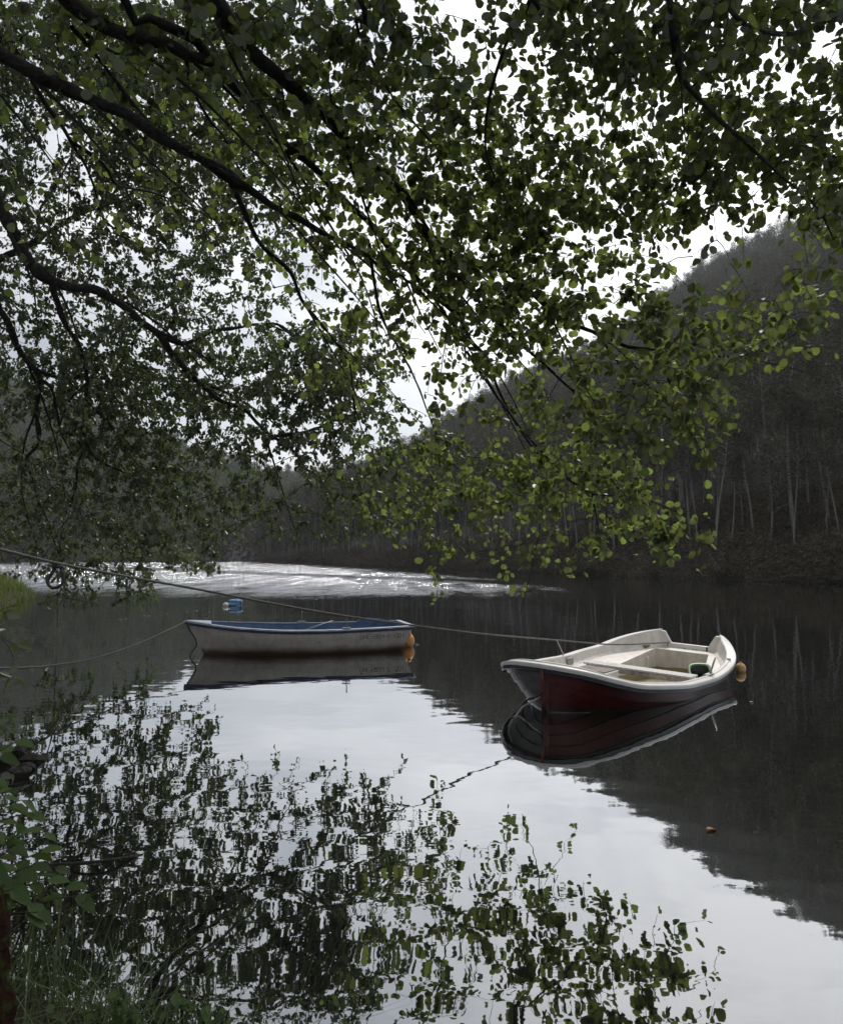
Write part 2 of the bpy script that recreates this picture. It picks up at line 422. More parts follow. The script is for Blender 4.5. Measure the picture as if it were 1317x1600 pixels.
def front_tree(P, k, s, rz):
    global nfront
    root = empty('woodland_tree', P, rz)
    root.scale = (s, s, s)
    a = bpy.data.objects.new('trunk', protos[k][0]); COL.objects.link(a); a.parent = root
    b = bpy.data.objects.new('crown', protos[k][1]); COL.objects.link(b); b.parent = root
    tag(root, 'thin pale-trunked tree among many like it along the foot of the right hillside', 'tree', 'slender trees at the foot of the right hillside')
    nfront += 1
us = []
rg = np.random.default_rng(21)
while nfront < 260:
    u = 0.9 + (rg.uniform(0, 1) ** 1.3) * 10.2; v = 0.012 + rg.uniform(0, 1) ** 1.5 * 0.075
    P = RH.at(np.array([u]), np.array([v]))[0]
    if any((P[0] - q[0]) ** 2 + (P[1] - q[1]) ** 2 < 1.6 for q in us): continue
    us.append(P); P[2] -= 0.3
    front_tree(Vector(P), int(rg.integers(0, 6)), rg.uniform(0.75, 1.2), rg.uniform(0, 6.28))

def gn_scatter(name, pts, srcs, smin, smax, seed, label, cat, tilt=0.06):
    """stuff object: instances of source meshes on the vertices of a point mesh"""
    me = bpy.data.meshes.new(name); me.from_pydata([tuple(p) for p in pts], [], [])
    o = obj(name, me); tag(o, label, cat, kind='stuff')
    g = bpy.data.node_groups.new(name, 'GeometryNodeTree')
    g.interface.new_socket('Geometry', in_out='INPUT', socket_type='NodeSocketGeometry')
    g.interface.new_socket('Geometry', in_out='OUTPUT', socket_type='NodeSocketGeometry')
    nn = g.nodes.new; gi, go = nn('NodeGroupInput'), nn('NodeGroupOutput')
    jn = nn('GeometryNodeJoinGeometry')
    geo = nn('GeometryNodeGeometryToInstance')
    for s in srcs:
        oi = nn('GeometryNodeObjectInfo'); oi.inputs['Object'].default_value = s; oi.inputs['As Instance'].default_value = True
        g.links.new(oi.outputs['Geometry'], jn.inputs[0])
    ip = nn('GeometryNodeInstanceOnPoints'); ip.inputs['Pick Instance'].default_value = True
    g.links.new(gi.outputs[0], ip.inputs['Points']); g.links.new(jn.outputs[0], ip.inputs['Instance'])
    ri = nn('FunctionNodeRandomValue'); ri.data_type = 'INT'; ri.inputs['Min'].default_value = 0
    [x for x in ri.inputs if x.name == 'Max' and x.enabled][0].default_value = len(srcs) - 1
    [x for x in ri.inputs if x.name == 'Min' and x.enabled][0].default_value = 0
    ri.inputs['Seed'].default_value = seed
    g.links.new([x for x in ri.outputs if x.enabled][0], ip.inputs['Instance Index'])
    rr = nn('FunctionNodeRandomValue'); rr.data_type = 'FLOAT_VECTOR'; rr.inputs['Seed'].default_value = seed + 1
    rr.inputs['Min'].default_value = (-tilt, -tilt, 0); rr.inputs['Max'].default_value = (tilt, tilt, 6.283)
    g.links.new(rr.outputs[0], ip.inputs['Rotation'])
    rs = nn('FunctionNodeRandomValue'); rs.data_type = 'FLOAT'; rs.inputs['Seed'].default_value = seed + 2
    [x for x in rs.inputs if x.name == 'Min' and x.enabled][0].default_value = smin
    [x for x in rs.inputs if x.name == 'Max' and x.enabled][0].default_value = smax
    g.links.new([x for x in rs.outputs if x.enabled][0], ip.inputs['Scale'])
    g.links.new(ip.outputs[0], go.inputs[0])
    md = o.modifiers.new('scatter', 'NODES'); md.node_group = g
    return o
def src_obj(name, tl, V, Fq, lmat, bmat):
    if tl:
        Vs, Fs, off = [], [], 0
        for P, r in tl:
            a, b = tube_arrays(P, r, 4); Vs.append(a); Fs.append(b + off); off += len(a)
        TV, TF = np.concatenate(Vs), np.concatenate(Fs)
        me = mesh(name, np.concatenate([TV, V]), [TF, Fq + len(TV)], [bmat, lmat], np.concatenate([np.zeros(len(TF)), np.ones(len(Fq))]))
    else: me = mesh(name, V, [Fq], [lmat])
    return bpy.data.objects.new(name, me)
wood_src = []
for i in range(5):
    tl, V, Fq = wood_tree(200 + i, [9, 10, 8, 11, 7][i], 30, 14, 0.30, [0.35, 0.4, 0.2, 0.4, 0.2][i], 1.8)
    wood_src.append(src_obj('wood_source', tl, V, Fq, MAT['wood_leaf'], MAT['pale_bark']))
def scatter_pts(hill, n, u0, u1, v0, v1, seed, sp, vp=1.0, up=1.0):
    rg = np.random.default_rng(seed); grid = {}; outp = []
    U = u0 + rg.uniform(0, 1, n) ** up * (u1 - u0); Vv = v0 + rg.uniform(0, 1, n) ** vp * (v1 - v0)
    P = hill.at(U, Vv)
    for p in P:
        k = (int(p[0] // sp), int(p[1] // sp))
        if k in grid: continue
        grid[k] = 1; p[2] -= 0.3; outp.append(p)
    return outp
gn_scatter('woodland', scatter_pts(RH, 26000, 0, 12.9, 0.07, 1.04, 5, 3.0), wood_src, 0.75, 1.35, 3, 'dense grey-brown woodland covering the right hillside up to its ridge', 'woodland')
far_src = []
for i in range(4):
    tl, V, Fq = wood_tree(300 + i, [9, 8, 10, 6][i], 26, 12, 0.55, 0.15, 2.4)
    far_src.append(src_obj('far_wood_source', tl[:1], V, Fq, MAT['far_leaf'], MAT['pale_bark']))
gn_scatter('far_woodland', scatter_pts(LH, 9000, 0.5, 9.9, 0.0, 1.04, 6, 5.0), far_src, 0.8, 1.5, 9, 'hazy green woodland on the far hill across the lake', 'woodland')
gn_scatter('distant_woodland', scatter_pts(FH, 3000, 0, 4.9, 0.5, 1.04, 8, 8.0), far_src, 0.9, 1.4, 19, 'faint tree cover on the most distant hill', 'woodland')
# brush on the right bank
brush_src = []
for i in range(4):
    rg = np.random.default_rng(400 + i)
    C = rg.normal(0, 1, (26, 3)) * [0.8, 0.8, 0.35]; C[:, 2] = np.abs(C[:, 2]) + 0.15
    V, Fq = cards(C, 22, 0.22, 0.20, 0.3, rg, 0.3)
    tl = [(np.array([[0, 0, 0], c * 0.5 + [0, 0, 0.15], c]), np.array([0.02, 0.012, 0.005])) for c in C[:14]]
    brush_src.append(src_obj('brush_source', tl, V, Fq, MAT['brush'], MAT['pale_bark']))
gn_scatter('bank_undergrowth', scatter_pts(RH, 5000, 0.2, 12.6, 0.002, 0.045, 11, 0.85, 1.3, 1.4), brush_src, 0.45, 1.35, 13, 'brown tangled undergrowth along the foot of the right bank', 'undergrowth', 0.2)

# individual features of the far shore
def far_pine(x, y0, y1, d, nm, label):
    b = px(x, y0, d); Ht = px(x, y1, d)[2] - b[2]
    root = empty('ridge_pine', b); rg = np.random.default_rng(int(x))
    tl = [(np.array([[0, 0, -3], [0.2, 0, Ht * 0.5], [0.1, 0, Ht * 0.95]]), np.array([0.35, 0.25, 0.1]))]
    C = []
    for q in range(9):
        a = rg.uniform(0, 6.28); h = rg.uniform(0.55, 1.0); l = Ht * 0.38 * rg.uniform(0.3, 1)
        tip = np.array([math.cos(a) * l, math.sin(a) * l, Ht * h]); C.append(tip)
        tl.append((np.array([[0.15, 0, Ht * (h - 0.15)], tip]), np.array([0.12, 0.05])))
    V, Fq = cards(np.array(C), 60, np.array([0.9, 0.9, 0.35]) * Ht / 8, 0.7, 0.4, rg)
    obj('trunk', tubes_mesh('trunk', tl, 5, MAT['bark']), root); obj('crown', mesh('crown', V, [Fq], MAT['far_leaf']), root)
    tag(root, label, 'tree')
far_pine(384, 730, 706, 425, 'a', 'small round-topped pine on the skyline of the far hill, left of its twin')
far_pine(401, 731, 709, 425, 'b', 'small round-topped pine on the skyline of the far hill, right of its twin')
# rock cliff at the water
MAT['rock'] = simple('cliff_rock', (0.10, 0.085, 0.08), (0.26, 0.22, 0.205), 0.35, 0.95, 1.0, 0.6, detail=8)
def cliff(x0, x1, y0, ytop, d, label):
    rg = np.random.default_rng(3); nu, nv = 40, 26; P = []
    a, b = px(x0, y0, d), px(x1, y0, d); Hh = px(x0, ytop, d)[2]
    for j in range(nv):
        for i in range(nu):
            u, v = i / (nu - 1), j / (nv - 1)
            top = Hh * (0.35 + 0.65 * math.sin(math.pi * min(1, u * 0.9 + 0.12)) ** 0.8) * (0.85 + 0.15 * math.sin(u * 17))
            P.append([lin(a[0], b[0], u) + rg.normal(0, 0.35), d + v * 9 + 3 * math.sin(u * 9) * (1 - v) + rg.normal(0, 0.7), -0.5 + v ** 0.9 * (top + 0.5) + rg.normal(0, 0.35) * (v > 0)])
    q = np.arange(nv - 1)[:, None] * nu + np.arange(nu - 1)[None, :]
    Fq = np.stack([q, q + 1, q + nu + 1, q + nu], -1).reshape(-1, 4)
    o = obj('rock_cliff', mesh('rock_cliff', np.array(P), [Fq], MAT['rock'])); tag(o, label, 'cliff')
cliff(318, 424, 877.4, 800, 186, 'pinkish grey rock cliff at the far water edge')
# bright bushes on the far-left shore
bspec = [(150, 12, 10), (178, 18, 14), (205, 16, 16), (232, 20, 18), (262, 18, 22), (288, 14, 14)]
blab = ['low yellow-green bush at the left end of the far shore row', 'yellow-green bush second from the left on the far shore', 'yellow-green bush third from the left on the far shore',
        'taller yellow-green bush fourth from the left on the far shore', 'biggest yellow-green bush on the far shore, near the rock cliff', 'small yellow-green bush closest to the rock cliff on the far shore']
for (bx, bw, bh), lb in zip(bspec, blab):
    base = wl(bx, 878.3); base[2] = 0.0; d = base[1]; s = d / F
    root = empty('shore_bush', base); rg = np.random.default_rng(bx)
    C = rg.normal(0, 1, (40, 3)) * [bw * s * 0.55, 1.2, bh * s * 0.45]; C[:, 2] = np.abs(C[:, 2]) + 0.3
    V, Fq = cards(C, 28, 0.35, 0.42, 0.5, rg)
    obj('crown', mesh('crown', V, [Fq], MAT['bright_bush']), root)
    obj('stem', tubes_mesh('stem', [(np.array([[0, 0, -0.2], c * 0.5, c]), np.array([0.06, 0.04, 0.02])) for c in C[:8]], 4, MAT['bark']), root)
    tag(root, lb, 'bush', 'bushes on the far shore')

# ------------------------------------------------------------------ near bank (left and under the camera)
SHL = [wl(900, 2600)[:2], wl(420, 1760)[:2], wl(170, 1640)[:2], wl(60, 1588)[:2], wl(-35, 1500)[:2], wl(-70, 1400)[:2], wl(-60, 1300)[:2], wl(-30, 1215)[:2],
       wl(-40, 1120)[:2], wl(-110, 1040)[:2], wl(-150, 985)[:2], wl(-20, 948)[:2], wl(48, 934)[:2], wl(5, 912)[:2], wl(-250, 900)[:2], wl(-700, 899)[:2]]
SHL = np.array([[6, -0.6]] + [list(map(float, p)) for p in SHL] + [[-120, 60]])
def shore_sd(P):
    """positive inland (left of / behind the shore line)"""
    best = np.full(len(P), 1e9); sg = np.ones(len(P))
    for a, b in zip(SHL[:-1], SHL[1:]):
        ab = b - a; t = np.clip(((P - a) @ ab) / (ab @ ab), 0, 1); q = a + t[:, None] * ab; d = np.linalg.norm(P - q, axis=1)
        c = ab[0] * (P[:, 1] - a[1]) - ab[1] * (P[:, 0] - a[0])
        m = d < best - 1e-9; best = np.where(m, d, best); sg = np.where(m, np.sign(c), sg)
    # polygon test for robust sign
    poly = np.vstack([SHL, [[-120, -30], [6, -30]]]); x, y = P[:, 0], P[:, 1]; ins = np.zeros(len(P), bool)
    for a, b in zip(poly, np.roll(poly, -1, 0)):
        cnd = ((a[1] > y) != (b[1] > y)); xi = (b[0] - a[0]) * (y - a[1]) / (b[1] - a[1] + 1e-12) + a[0]
        ins ^= cnd & (x < xi)
    return np.where(ins, best, -best)
def bank_z(P):
    sd = shore_sd(P)
    z = np.where(sd > 0, 0.16 * np.clip(sd / 0.15, 0, 1) + 0.25 * np.clip(sd, 0, 2.0) + 0.12 * np.clip(sd - 2, 0, 30), sd * 0.5)
    z += np.where(sd > 0, 0.03 * np.sin(P[:, 0] * 7.1) * np.cos(P[:, 1] * 6.3) + 0.02 * np.sin(P[:, 0] * 17 + P[:, 1] * 13), 0)
    return np.clip(z, -1.0, 4)
def bank_grid(x0, x1, y0, y1, st):
    xs, ys = np.arange(x0, x1 + st / 2, st), np.arange(y0, y1 + st / 2, st)
    X, Y = np.meshgrid(xs, ys); P = np.stack([X.ravel(), Y.ravel()], 1); Z = bank_z(P); V = np.column_stack([P, Z])
    n = len(xs); q = np.arange(len(ys) - 1)[:, None] * n + np.arange(n - 1)[None, :]
    Fq = np.stack([q, q + 1, q + n + 1, q + n], -1).reshape(-1, 4)
    keep = (Z[Fq].max(1) > -0.6); return V, Fq[keep]
V1, F1 = bank_grid(-6, 6, -6, 8, 0.08)
V2, F2 = bank_grid(-120, 6, -30, 70, 0.75)
cx = V2[F2].mean(1); keep = ~((cx[:, 0] > -6) & (cx[:, 1] > -6) & (cx[:, 1] < 8)); F2 = F2[keep]
bk = obj('lake_bank', mesh('lake_bank', np.concatenate([V1, V2]), [np.concatenate([F1, F2 + len(V1)])], MAT['bank'], smooth=True))
tag(bk, 'brown mossy earth bank at the near left of the lake', 'bank', kind='structure')
def bz(x, y): return float(bank_z(np.array([[x, y]]))[0])

# grass
def blades(bases, hmin, hmax, wd, rg, lean=0.5):
    n = len(bases); hgt = rg.uniform(hmin, hmax, n); az = rg.uniform(0, 6.28, n); ln = np.abs(rg.normal(0, lean, n)) * hgt
    dx, dy = np.cos(az) * ln, np.sin(az) * ln; wx, wy = -np.sin(az + rg.normal(0, .6, n)) * wd, np.cos(az) * wd
    lv = []
    for t, k in ((0, 1.0), (0.4, 0.85), (0.75, 0.5)):
        c = bases + np.stack([dx * t ** 1.8, dy * t ** 1.8, hgt * (t - 0.25 * t * t * np.minimum(1, ln / hgt))], 1)
        o = np.stack([wx * k, wy * k, np.zeros(n)], 1); lv += [c - o, c + o]
    tip = bases + np.stack([dx, dy, hgt * (1 - 0.3 * np.minimum(1, ln / hgt))], 1); lv.append(tip)
    V = np.stack(lv, 1); i = np.arange(n)[:, None] * 7
    q = np.concatenate([i + np.array([[0, 1, 3, 2]]), i + np.array([[2, 3, 5, 4]])]); t = i + np.array([[4, 5, 6]])
    return V.reshape(-1, 3), [q, t]
rg = np.random.default_rng(31)
B = []
for _ in range(60000):
    p = np.array([rg.uniform(-6, 2), rg.uniform(0.8, 7)])
    B.append(p)
B = np.array(B); sd = shore_sd(B); dens = np.where(sd > 0.0, np.exp(-sd * 0.8), 0) * (0.55 + 0.45 * np.sin(B[:, 0] * 5) * np.cos(B[:, 1] * 4))
B = B[(sd > 0.0) & (rg.uniform(0, 1, len(B)) < dens)][:9000]
B = np.vstack([B, (lambda q: q[shore_sd(q) > 0.01])(np.stack([rg.uniform(-2.4, 0.2, 6500), rg.uniform(1.3, 3.2, 6500)], 1))])
Bz = np.column_stack([B, bank_z(B) - 0.02])
V, Fs = blades(Bz, 0.04, 0.26, 0.0022, rg, 1.1)
o = obj('bank_grass', mesh('bank_grass', V, Fs, MAT['grass'])); tag(o, 'tangled fine grass on the near bank at the water edge', 'grass', kind='stuff')
# far grass tongue
B = np.stack([rg.uniform(-24, -10.5, 30000), rg.uniform(19, 42, 30000)], 1); sd = shore_sd(B); B = B[(sd > -0.25) & (sd < 4)][:14000]
V, Fs = blades(np.column_stack([B, np.maximum(bank_z(B), -0.05)]), 0.15, 0.60, 0.012, rg, 0.9)
o = obj('shore_grass', mesh('shore_grass', V, Fs, MAT['far_grass'])); tag(o, 'bright yellow-green grass on the low spit at the left edge', 'grass', kind='stuff')
# ------------------------------------------------------------------ overhanging trees
def leaf_batch(C, D, Nn, size, aspect, fold=0.18, kind='round'):
    """C centres of stalk ends, D growth dirs, Nn normals"""
    D = unit(D); S = unit(np.cross(Nn, D)); Nn = np.cross(D, S); n = len(C)
    if kind == 'round': tv = [(0, 0), (0.16, 0.30), (0.46, 0.47), (0.80, 0.40), (0.98, 0.16), (0.94, 0)]
    else: tv = [(0, 0), (0.14, 0.24), (0.40, 0.42), (0.70, 0.30), (0.88, 0.12), (1.0, 0)]
    ls = []
    for (a, b) in tv: ls.append((a, b, fold * b * 1.0 - 0.12 * a * a))
    left = ls; right = [(a, -b, c) for (a, b, c) in ls[1:-1]]
    T = np.array(left + right)                          # 0..5 left incl. midrib ends, 6..9 right
    s = size[:, None, None]; fr_ = np.random.default_rng(n).uniform(0.2, 2.6, (n, 1, 1))
    V = C[:, None, :] + s * (T[None, :, 0:1] * D[:, None, :] + T[None, :, 1:2] * aspect * S[:, None, :] + T[None, :, 2:3] * fr_ * Nn[:, None, :])
    k = len(T); i = np.arange(n)[:, None] * k
    f1 = i + np.array([[0, 5, 4, 3, 2, 1]]); f2 = i + np.array([[0, 6, 7, 8, 9, 5]])
    return V.reshape(-1, 3), [f1, f2]
TAU = [0, 0.07, 0.15, 0.26, 0.42, 0.62, 0.9, 1.3, 1.9, 2.8]
def grow(mains, cells, depth, leaf, area_px, per, tipv, seed, step, rtw, gain=1.0, back=1.0):
    """mains: list of arrays (x,y,z,r); cells: (x0,y0,digit). Returns twig tubes and leaf arrays"""
    rg = np.random.default_rng(seed)
    nodes = np.concatenate([m[:, :3] for m in mains]); T = []
    for x0, y0, dg, *dd_ in cells:
        if dg <= 0: continue
        dm = dd_[0] if dd_ else depth(x0 + 25, y0 + 25); A = area_px(dm)
        nl = TAU[dg] * 2500.0 / A * gain; k = nl / per; k = int(k) + (rg.uniform() < k - int(k))
        for _ in range(k):
            x, y = x0 + rg.uniform(0, 50), y0 + rg.uniform(0, 50)
            d = dm * rg.normal(back, 0.075)
            T.append(px(x, y, d))
    T = np.array(T)
    dmin = np.array([np.min(np.sum((nodes - t) ** 2, 1)) for t in T]); T = T[np.argsort(dmin)]
    NB = np.zeros((len(nodes) + len(T) * 14, 3)); NB[:len(nodes)] = nodes; nn = len(nodes)
    tw, LC, LD = [], [], []
    for t in T:
        dv = t - NB[:nn]; dist = np.linalg.norm(dv, axis=1)
        cost = dist + 0.9 * np.maximum(0, t[2] - NB[:nn, 2] + 0.05) + 0.35 * np.maximum(0, NB[:nn, 0] - t[0])
        i = int(np.argmin(cost)); a = NB[i]; ln = dist[i]
        m = (a + t) / 2 + np.array([0, 0, 0.16 * ln]) + rg.normal(0, 0.05, 3) * ln
        k = int(min(12, max(4, ln / step))); s = np.linspace(0, 1, k)[:, None]
        P = (1 - s) ** 2 * a + 2 * s * (1 - s) * m + s * s * t
        P[1:-1] += rg.normal(0, 0.02, (k - 2, 3)) * min(ln, 1.0) * 0.5
        r0 = rtw * (1 + 1.1 * min(ln, 2.0)); tw.append((P, np.linspace(r0, rtw * 0.5, k)))
        e = min(k - 1, 13); NB[nn:nn + e] = P[1:1 + e]; nn += e
        # leaves on the last stretch
        nl = max(1, int(rg.poisson(per))); fr = rg.uniform(max(0.0, 1 - tipv / max(ln, 0.05)), 1.0, nl)
        fr[0] = 1.0
        for f in fr:
            q = (1 - f) ** 2 * a + 2 * f * (1 - f) * m + f * f * t
            tg = unit(2 * (1 - f) * (m - a) + 2 * f * (t - m))
            off = rg.normal(0, 1, 3); off -= tg * (off @ tg) * 0.5
            dd = unit(off + tg * 0.4 + np.array([0, 0, -0.75]))
            LC.append(q + unit(off) * rg.uniform(0.15, 0.7) * leaf); LD.append(dd)
    return tw, np.array(LC), np.array(LD), rg

def main_limb(pts, r0, r1, pre=None):
    """pts: (x, y, depth); radius given in metres at both ends; pre: world points back to the trunk"""
    P = np.array([px(*p) for p in pts]); r = np.linspace(r0, r1, len(P))
    A = np.column_stack([P, r])
    if pre is not None:
        Q = np.array([list(p) for p in pre], float); Q = np.column_stack([Q, np.linspace(r0 * 1.5, r0 * 1.05, len(Q))]); A = np.vstack([Q, A])
    Q = smooth_poly(A, 0.07); g = np.random.default_rng(int(abs(pts[0][0] * 7 + pts[-1][1] * 3)) + 1); n = len(Q)
    kn = np.arange(n)
    for q_ in range(3):
        ph = g.uniform(0, 6.28, 4); f = g.uniform(0.25, 0.9) * (q_ + 1) * .6
        Q[:, :3] += (Q[:, 3:4] * 0.30) * np.sin(kn[:, None] * f + ph[None, :3]) / (q_ + 1)
    Q[:, 3] *= 1 + 0.10 * np.sin(kn * 0.9 + ph[3]) + g.normal(0, 0.06, n)
    for _ in range(max(1, n // 22)):
        k_ = int(g.integers(2, max(3, n - 2))); Q[max(0, k_ - 1):k_ + 1, 3] *= g.uniform(1.15, 1.4)
    return Q
# trunk of the near alder, left of and above the camera
TR = np.array([[-5.0, 1.6, 0.3, 0.30], [-4.8, 1.7, 1.6, 0.26], [-4.4, 2.0, 3.0, 0.23], [-3.9, 2.4, 4.4, 0.20], [-3.3, 2.8, 5.8, 0.15], [-2.6, 3.2, 7.2, 0.09]])
TR[0, 2] = bz(-5.0, 1.6) - 0.1
A_ = main_limb([(-150, -20, 4.3), (0, 82, 4.6), (60, 118, 4.7), (130, 155, 4.8), (200, 182, 4.9), (262, 222, 5.0), (345, 265, 5.2), (392, 295, 5.4), (430, 322, 5.5), (462, 338, 5.6), (505, 364, 5.8), (560, 392, 6.0), (620, 440, 6.3)], 0.054, 0.012, [TR[3, :3], (-3.1, 3.6, 4.7)])
A2 = main_limb([(352, 270, 5.2), (388, 345, 5.6), (413, 387, 5.8), (455, 426, 6.1), (470, 468, 6.3), (505, 510, 6.6), (543, 562, 7.0), (550, 600, 7.3), (556, 660, 7.6)], 0.022, 0.006)
A3 = main_limb([(50, 128, 4.8), (70, 160, 5.0), (98, 195, 5.3), (112, 222, 5.5), (135, 262, 5.8), (150, 300, 6.0), (165, 345, 6.3), (205, 372, 6.6)], 0.018, 0.006)
A4 = main_limb([(112, 222, 5.5), (160, 255, 5.7), (185, 290, 5.9), (235, 300, 6.2), (285, 318, 6.5), (330, 340, 6.8)], 0.014, 0.005)
A5 = main_limb([(112, 40, 4.6), (160, 98, 4.9), (200, 150, 5.0), (232, 190, 5.0)], 0.014, 0.010)
A6 = main_limb([(135, 52, 4.7), (180, 82, 5.0), (225, 88, 5.2), (255, 130, 5.5), (290, 172, 5.8), (320, 200, 6.1), (372, 228, 6.5), (450, 270, 7.0)], 0.012, 0.004)
B_ = main_limb([(60, -60, 4.2), (110, -2, 4.4), (150, 30, 4.5), (200, 52, 4.6), (255, 70, 4.7), (290, 92, 4.8), (330, 98, 4.9), (380, 148, 5.1), (412, 185, 5.3), (450, 226, 5.5), (490, 262, 5.7), (537, 316, 6.0), (580, 352, 6.2), (632, 412, 6.5), (675, 462, 6.8), (712, 492, 7.0), (735, 530, 7.1), (762, 562, 7.3), (780, 612, 7.5), (807, 665, 7.7), (850, 720, 7.8), (887, 748, 7.6), (940, 790, 7.2)], 0.048, 0.006, [TR[4, :3], (-2.9, 3.7, 5.6)])
B2 = main_limb([(290, 92, 4.8), (300, 140, 5.2), (330, 190, 5.5), (350, 212, 5.7), (372, 260, 6.1), (400, 300, 6.4)], 0.014, 0.005)
B3 = main_limb([(192, -8, 4.5), (230, 24, 4.6), (270, 42, 4.7), (305, 62, 4.8), (332, 98, 4.9)], 0.030, 0.032, [(-1.6, 3.6, 5.9)])
B4 = main_limb([(450, 228, 5.5), (470, 224, 5.6), (486, 228, 5.7)], 0.018, 0.012)
B5 = main_limb([(578, 380, 6.3), (584, 440, 6.6), (598, 500, 6.9), (630, 555, 7.3), (652, 600, 7.6), (672, 655, 7.9), (700, 715, 8.2), (745, 760, 8.4)], 0.016, 0.004)
C_ = main_limb([(318, -30, 4.2), (352, 20, 4.4), (378, 58, 4.5), (402, 92, 4.6), (432, 122, 4.8), (462, 142, 4.9), (500, 168, 5.1), (530, 206, 5.3), (558, 248, 5.5), (600, 272, 5.7), (615, 290, 5.8), (642, 322, 5.9), (662, 362, 6.1), (680, 400, 6.3), (702, 458, 6.6), (720, 500, 6.9), (728, 560, 7.3)], 0.050, 0.009, [TR[4, :3], (-2.3, 3.4, 6.4)])
C2 = main_limb([(606, 274, 5.7), (640, 310, 5.9), (662, 350, 6.1), (700, 412, 6.4), (730, 450, 6.6), (770, 492, 6.7), (807, 532, 6.8), (850, 570, 6.8), (882, 600, 6.8), (925, 642, 6.7), (962, 692, 6.6), (1003, 750, 6.4)], 0.026, 0.005)
C3 = main_limb([(662, 352, 6.1), (700, 396, 6.2), (735, 416, 6.2), (775, 412, 6.2), (815, 445, 6.2), (850, 475, 6.2), (882, 500, 6.2), (933, 520, 6.1), (978, 541, 6.1), (1016, 546, 6.0), (1068, 559, 6.0), (1103, 557, 6.0), (1155, 556, 5.9), (1193, 547, 5.9), (1228, 529, 5.9), (1259, 512, 5.9), (1287, 500, 5.8)], 0.026, 0.003)
C4 = main_limb([(933, 520, 6.1), (964, 564, 6.1), (1009, 600, 6.0), (1044, 630, 6.0), (1066, 660, 5.9)], 0.011, 0.004)
C5 = main_limb([(430, 118, 4.8), (480, 102, 5.0), (512, 118, 5.1), (518, 160, 5.2), (540, 172, 5.3)], 0.012, 0.006)
E_ = main_limb([(728, 548, 7.3), (762, 600, 7.4), (800, 652, 7.4), (837, 696, 7.3), (883, 742, 7.2), (924, 771, 7.0), (957, 774, 6.8), (1004, 779, 6.5), (1060, 800, 6.3)], 0.014, 0.004)
E2 = main_limb([(924, 771, 7.0), (933, 818, 6.9), (941, 857, 6.9)], 0.008, 0.004)
F_ = main_limb([(1010, -120, 3.9), (1040, -20, 4.0), (1050, 50, 4.1), (1062, 115, 4.3), (1095, 155, 4.4), (1140, 202, 4.6), (1175, 235, 4.7), (1210, 267, 4.8), (1275, 322, 5.0), (1300, 370, 5.1)], 0.022, 0.006, [(-2.2, 2.9, 7.4), (0.3, 3.2, 6.6)])
F2 = main_limb([(1100, -60, 3.9), (1130, 2, 4.0), (1165, 40, 4.0), (1235, 52, 4.1), (1300, 30, 4.2), (1380, 40, 4.3)], 0.016, 0.010, [(0.3, 3.2, 6.6)])
F3 = main_limb([(800, -60, 4.0), (828, 0, 4.2), (790, 70, 4.4), (765, 150, 4.7), (760, 240, 5.0), (800, 330, 5.4)], 0.016, 0.005, [(-1.2, 3.0, 6.9)])
G_ = main_limb([(540, -60, 4.0), (555, 30, 4.3), (570, 70, 4.5), (620, 160, 4.9), (700, 250, 5.4)], 0.015, 0.005, [(-1.6, 3.0, 6.9)])
def side_limbs(limbs, n, l0, l1, r0, seed, droop, i0=0.25):
    g = np.random.default_rng(seed); out_ = []
    for lb in limbs:
        for q_ in range(n):
            i = int(len(lb) * (i0 + (0.92 - i0) * (q_ + g.uniform(0.1, .9)) / n)); i = min(i, len(lb) - 3); p = lb[i, :3]; t = unit(lb[i + 2, :3] - lb[i, :3])
            ln = g.uniform(l0, l1); s_ = g.normal(0, .45, 3); d1 = unit(t + s_ * [1, .5, .6] + [0, 0, -.15]); d2 = unit(d1 + np.array([.15, .1, -droop]) + g.normal(0, .15, 3)); d3 = unit(d2 + np.array([.1, 0, -droop]) + g.normal(0, .15, 3))
            P = np.array([p, p + d1 * ln * .3, p + d1 * ln * .3 + d2 * ln * .35, p + d1 * ln * .3 + d2 * ln * .35 + d3 * ln * .35])
            out_.append(smooth_poly(np.column_stack([P, np.linspace(min(r0, lb[i, 3] * .7), r0 * .25, 4)]), .08))
    return out_
extra = side_limbs([A_, B_, C_], 7, 1.1, 2.3, .013, 5, .30) + side_limbs([C2, C3, A2, F_], 3, .7, 1.4, .009, 6, .3)
near_mains = [A_, A2, A3, A4, A5, A6, B_, B2, B3, B4, B5, C_, C2, C3, C4, C5, E_, E2, F_, F2, F3, G_] + extra
NEAR = """567777778888883789998999977
355666677888885569999999936
245566777888887568898987489
134555677788888878667898989
113444567788888888877899999
112344456778888999999999899
111233345667889999999976788
111122334567899997567521366
111111223456889997776222254
000000122356778999767766662
000000112345667887788877751
000000001234556756778854100
000000001223344555678861000
000000000112244556887750000
000000000013566788876320000
000000000014677887786300000
000000000003555555568620000
000000000000143334414200000
000000000000020010000000000""".split('\n')
def near_depth(x, y):
    d = 4.2 + 3.6 * max(0, y) / 850.0
    if x < 300: d += 0.3
    if x > 800: d -= min(1.0, (x - 800) / 250.0) * 2.1 * max(0, min(1, (y - 250) / 450))
    return d
cells = []
for j, row in enumerate(NEAR):
    for i, ch in enumerate(row): cells.append((i * 50, j * 50, int(ch)))
for j in range(-4, 0):                                  # crown going on above and beside the frame
    for i in range(-6, 32): cells.append((i * 50, j * 50, 6))
for j in range(-9, -1):                                 # unseen extra crown above the frame, added to shade the visible leaves
    for i in range(-4, 34): cells.append((i * 50, j * 50, 9 if j > -7 else 7, 7.7))
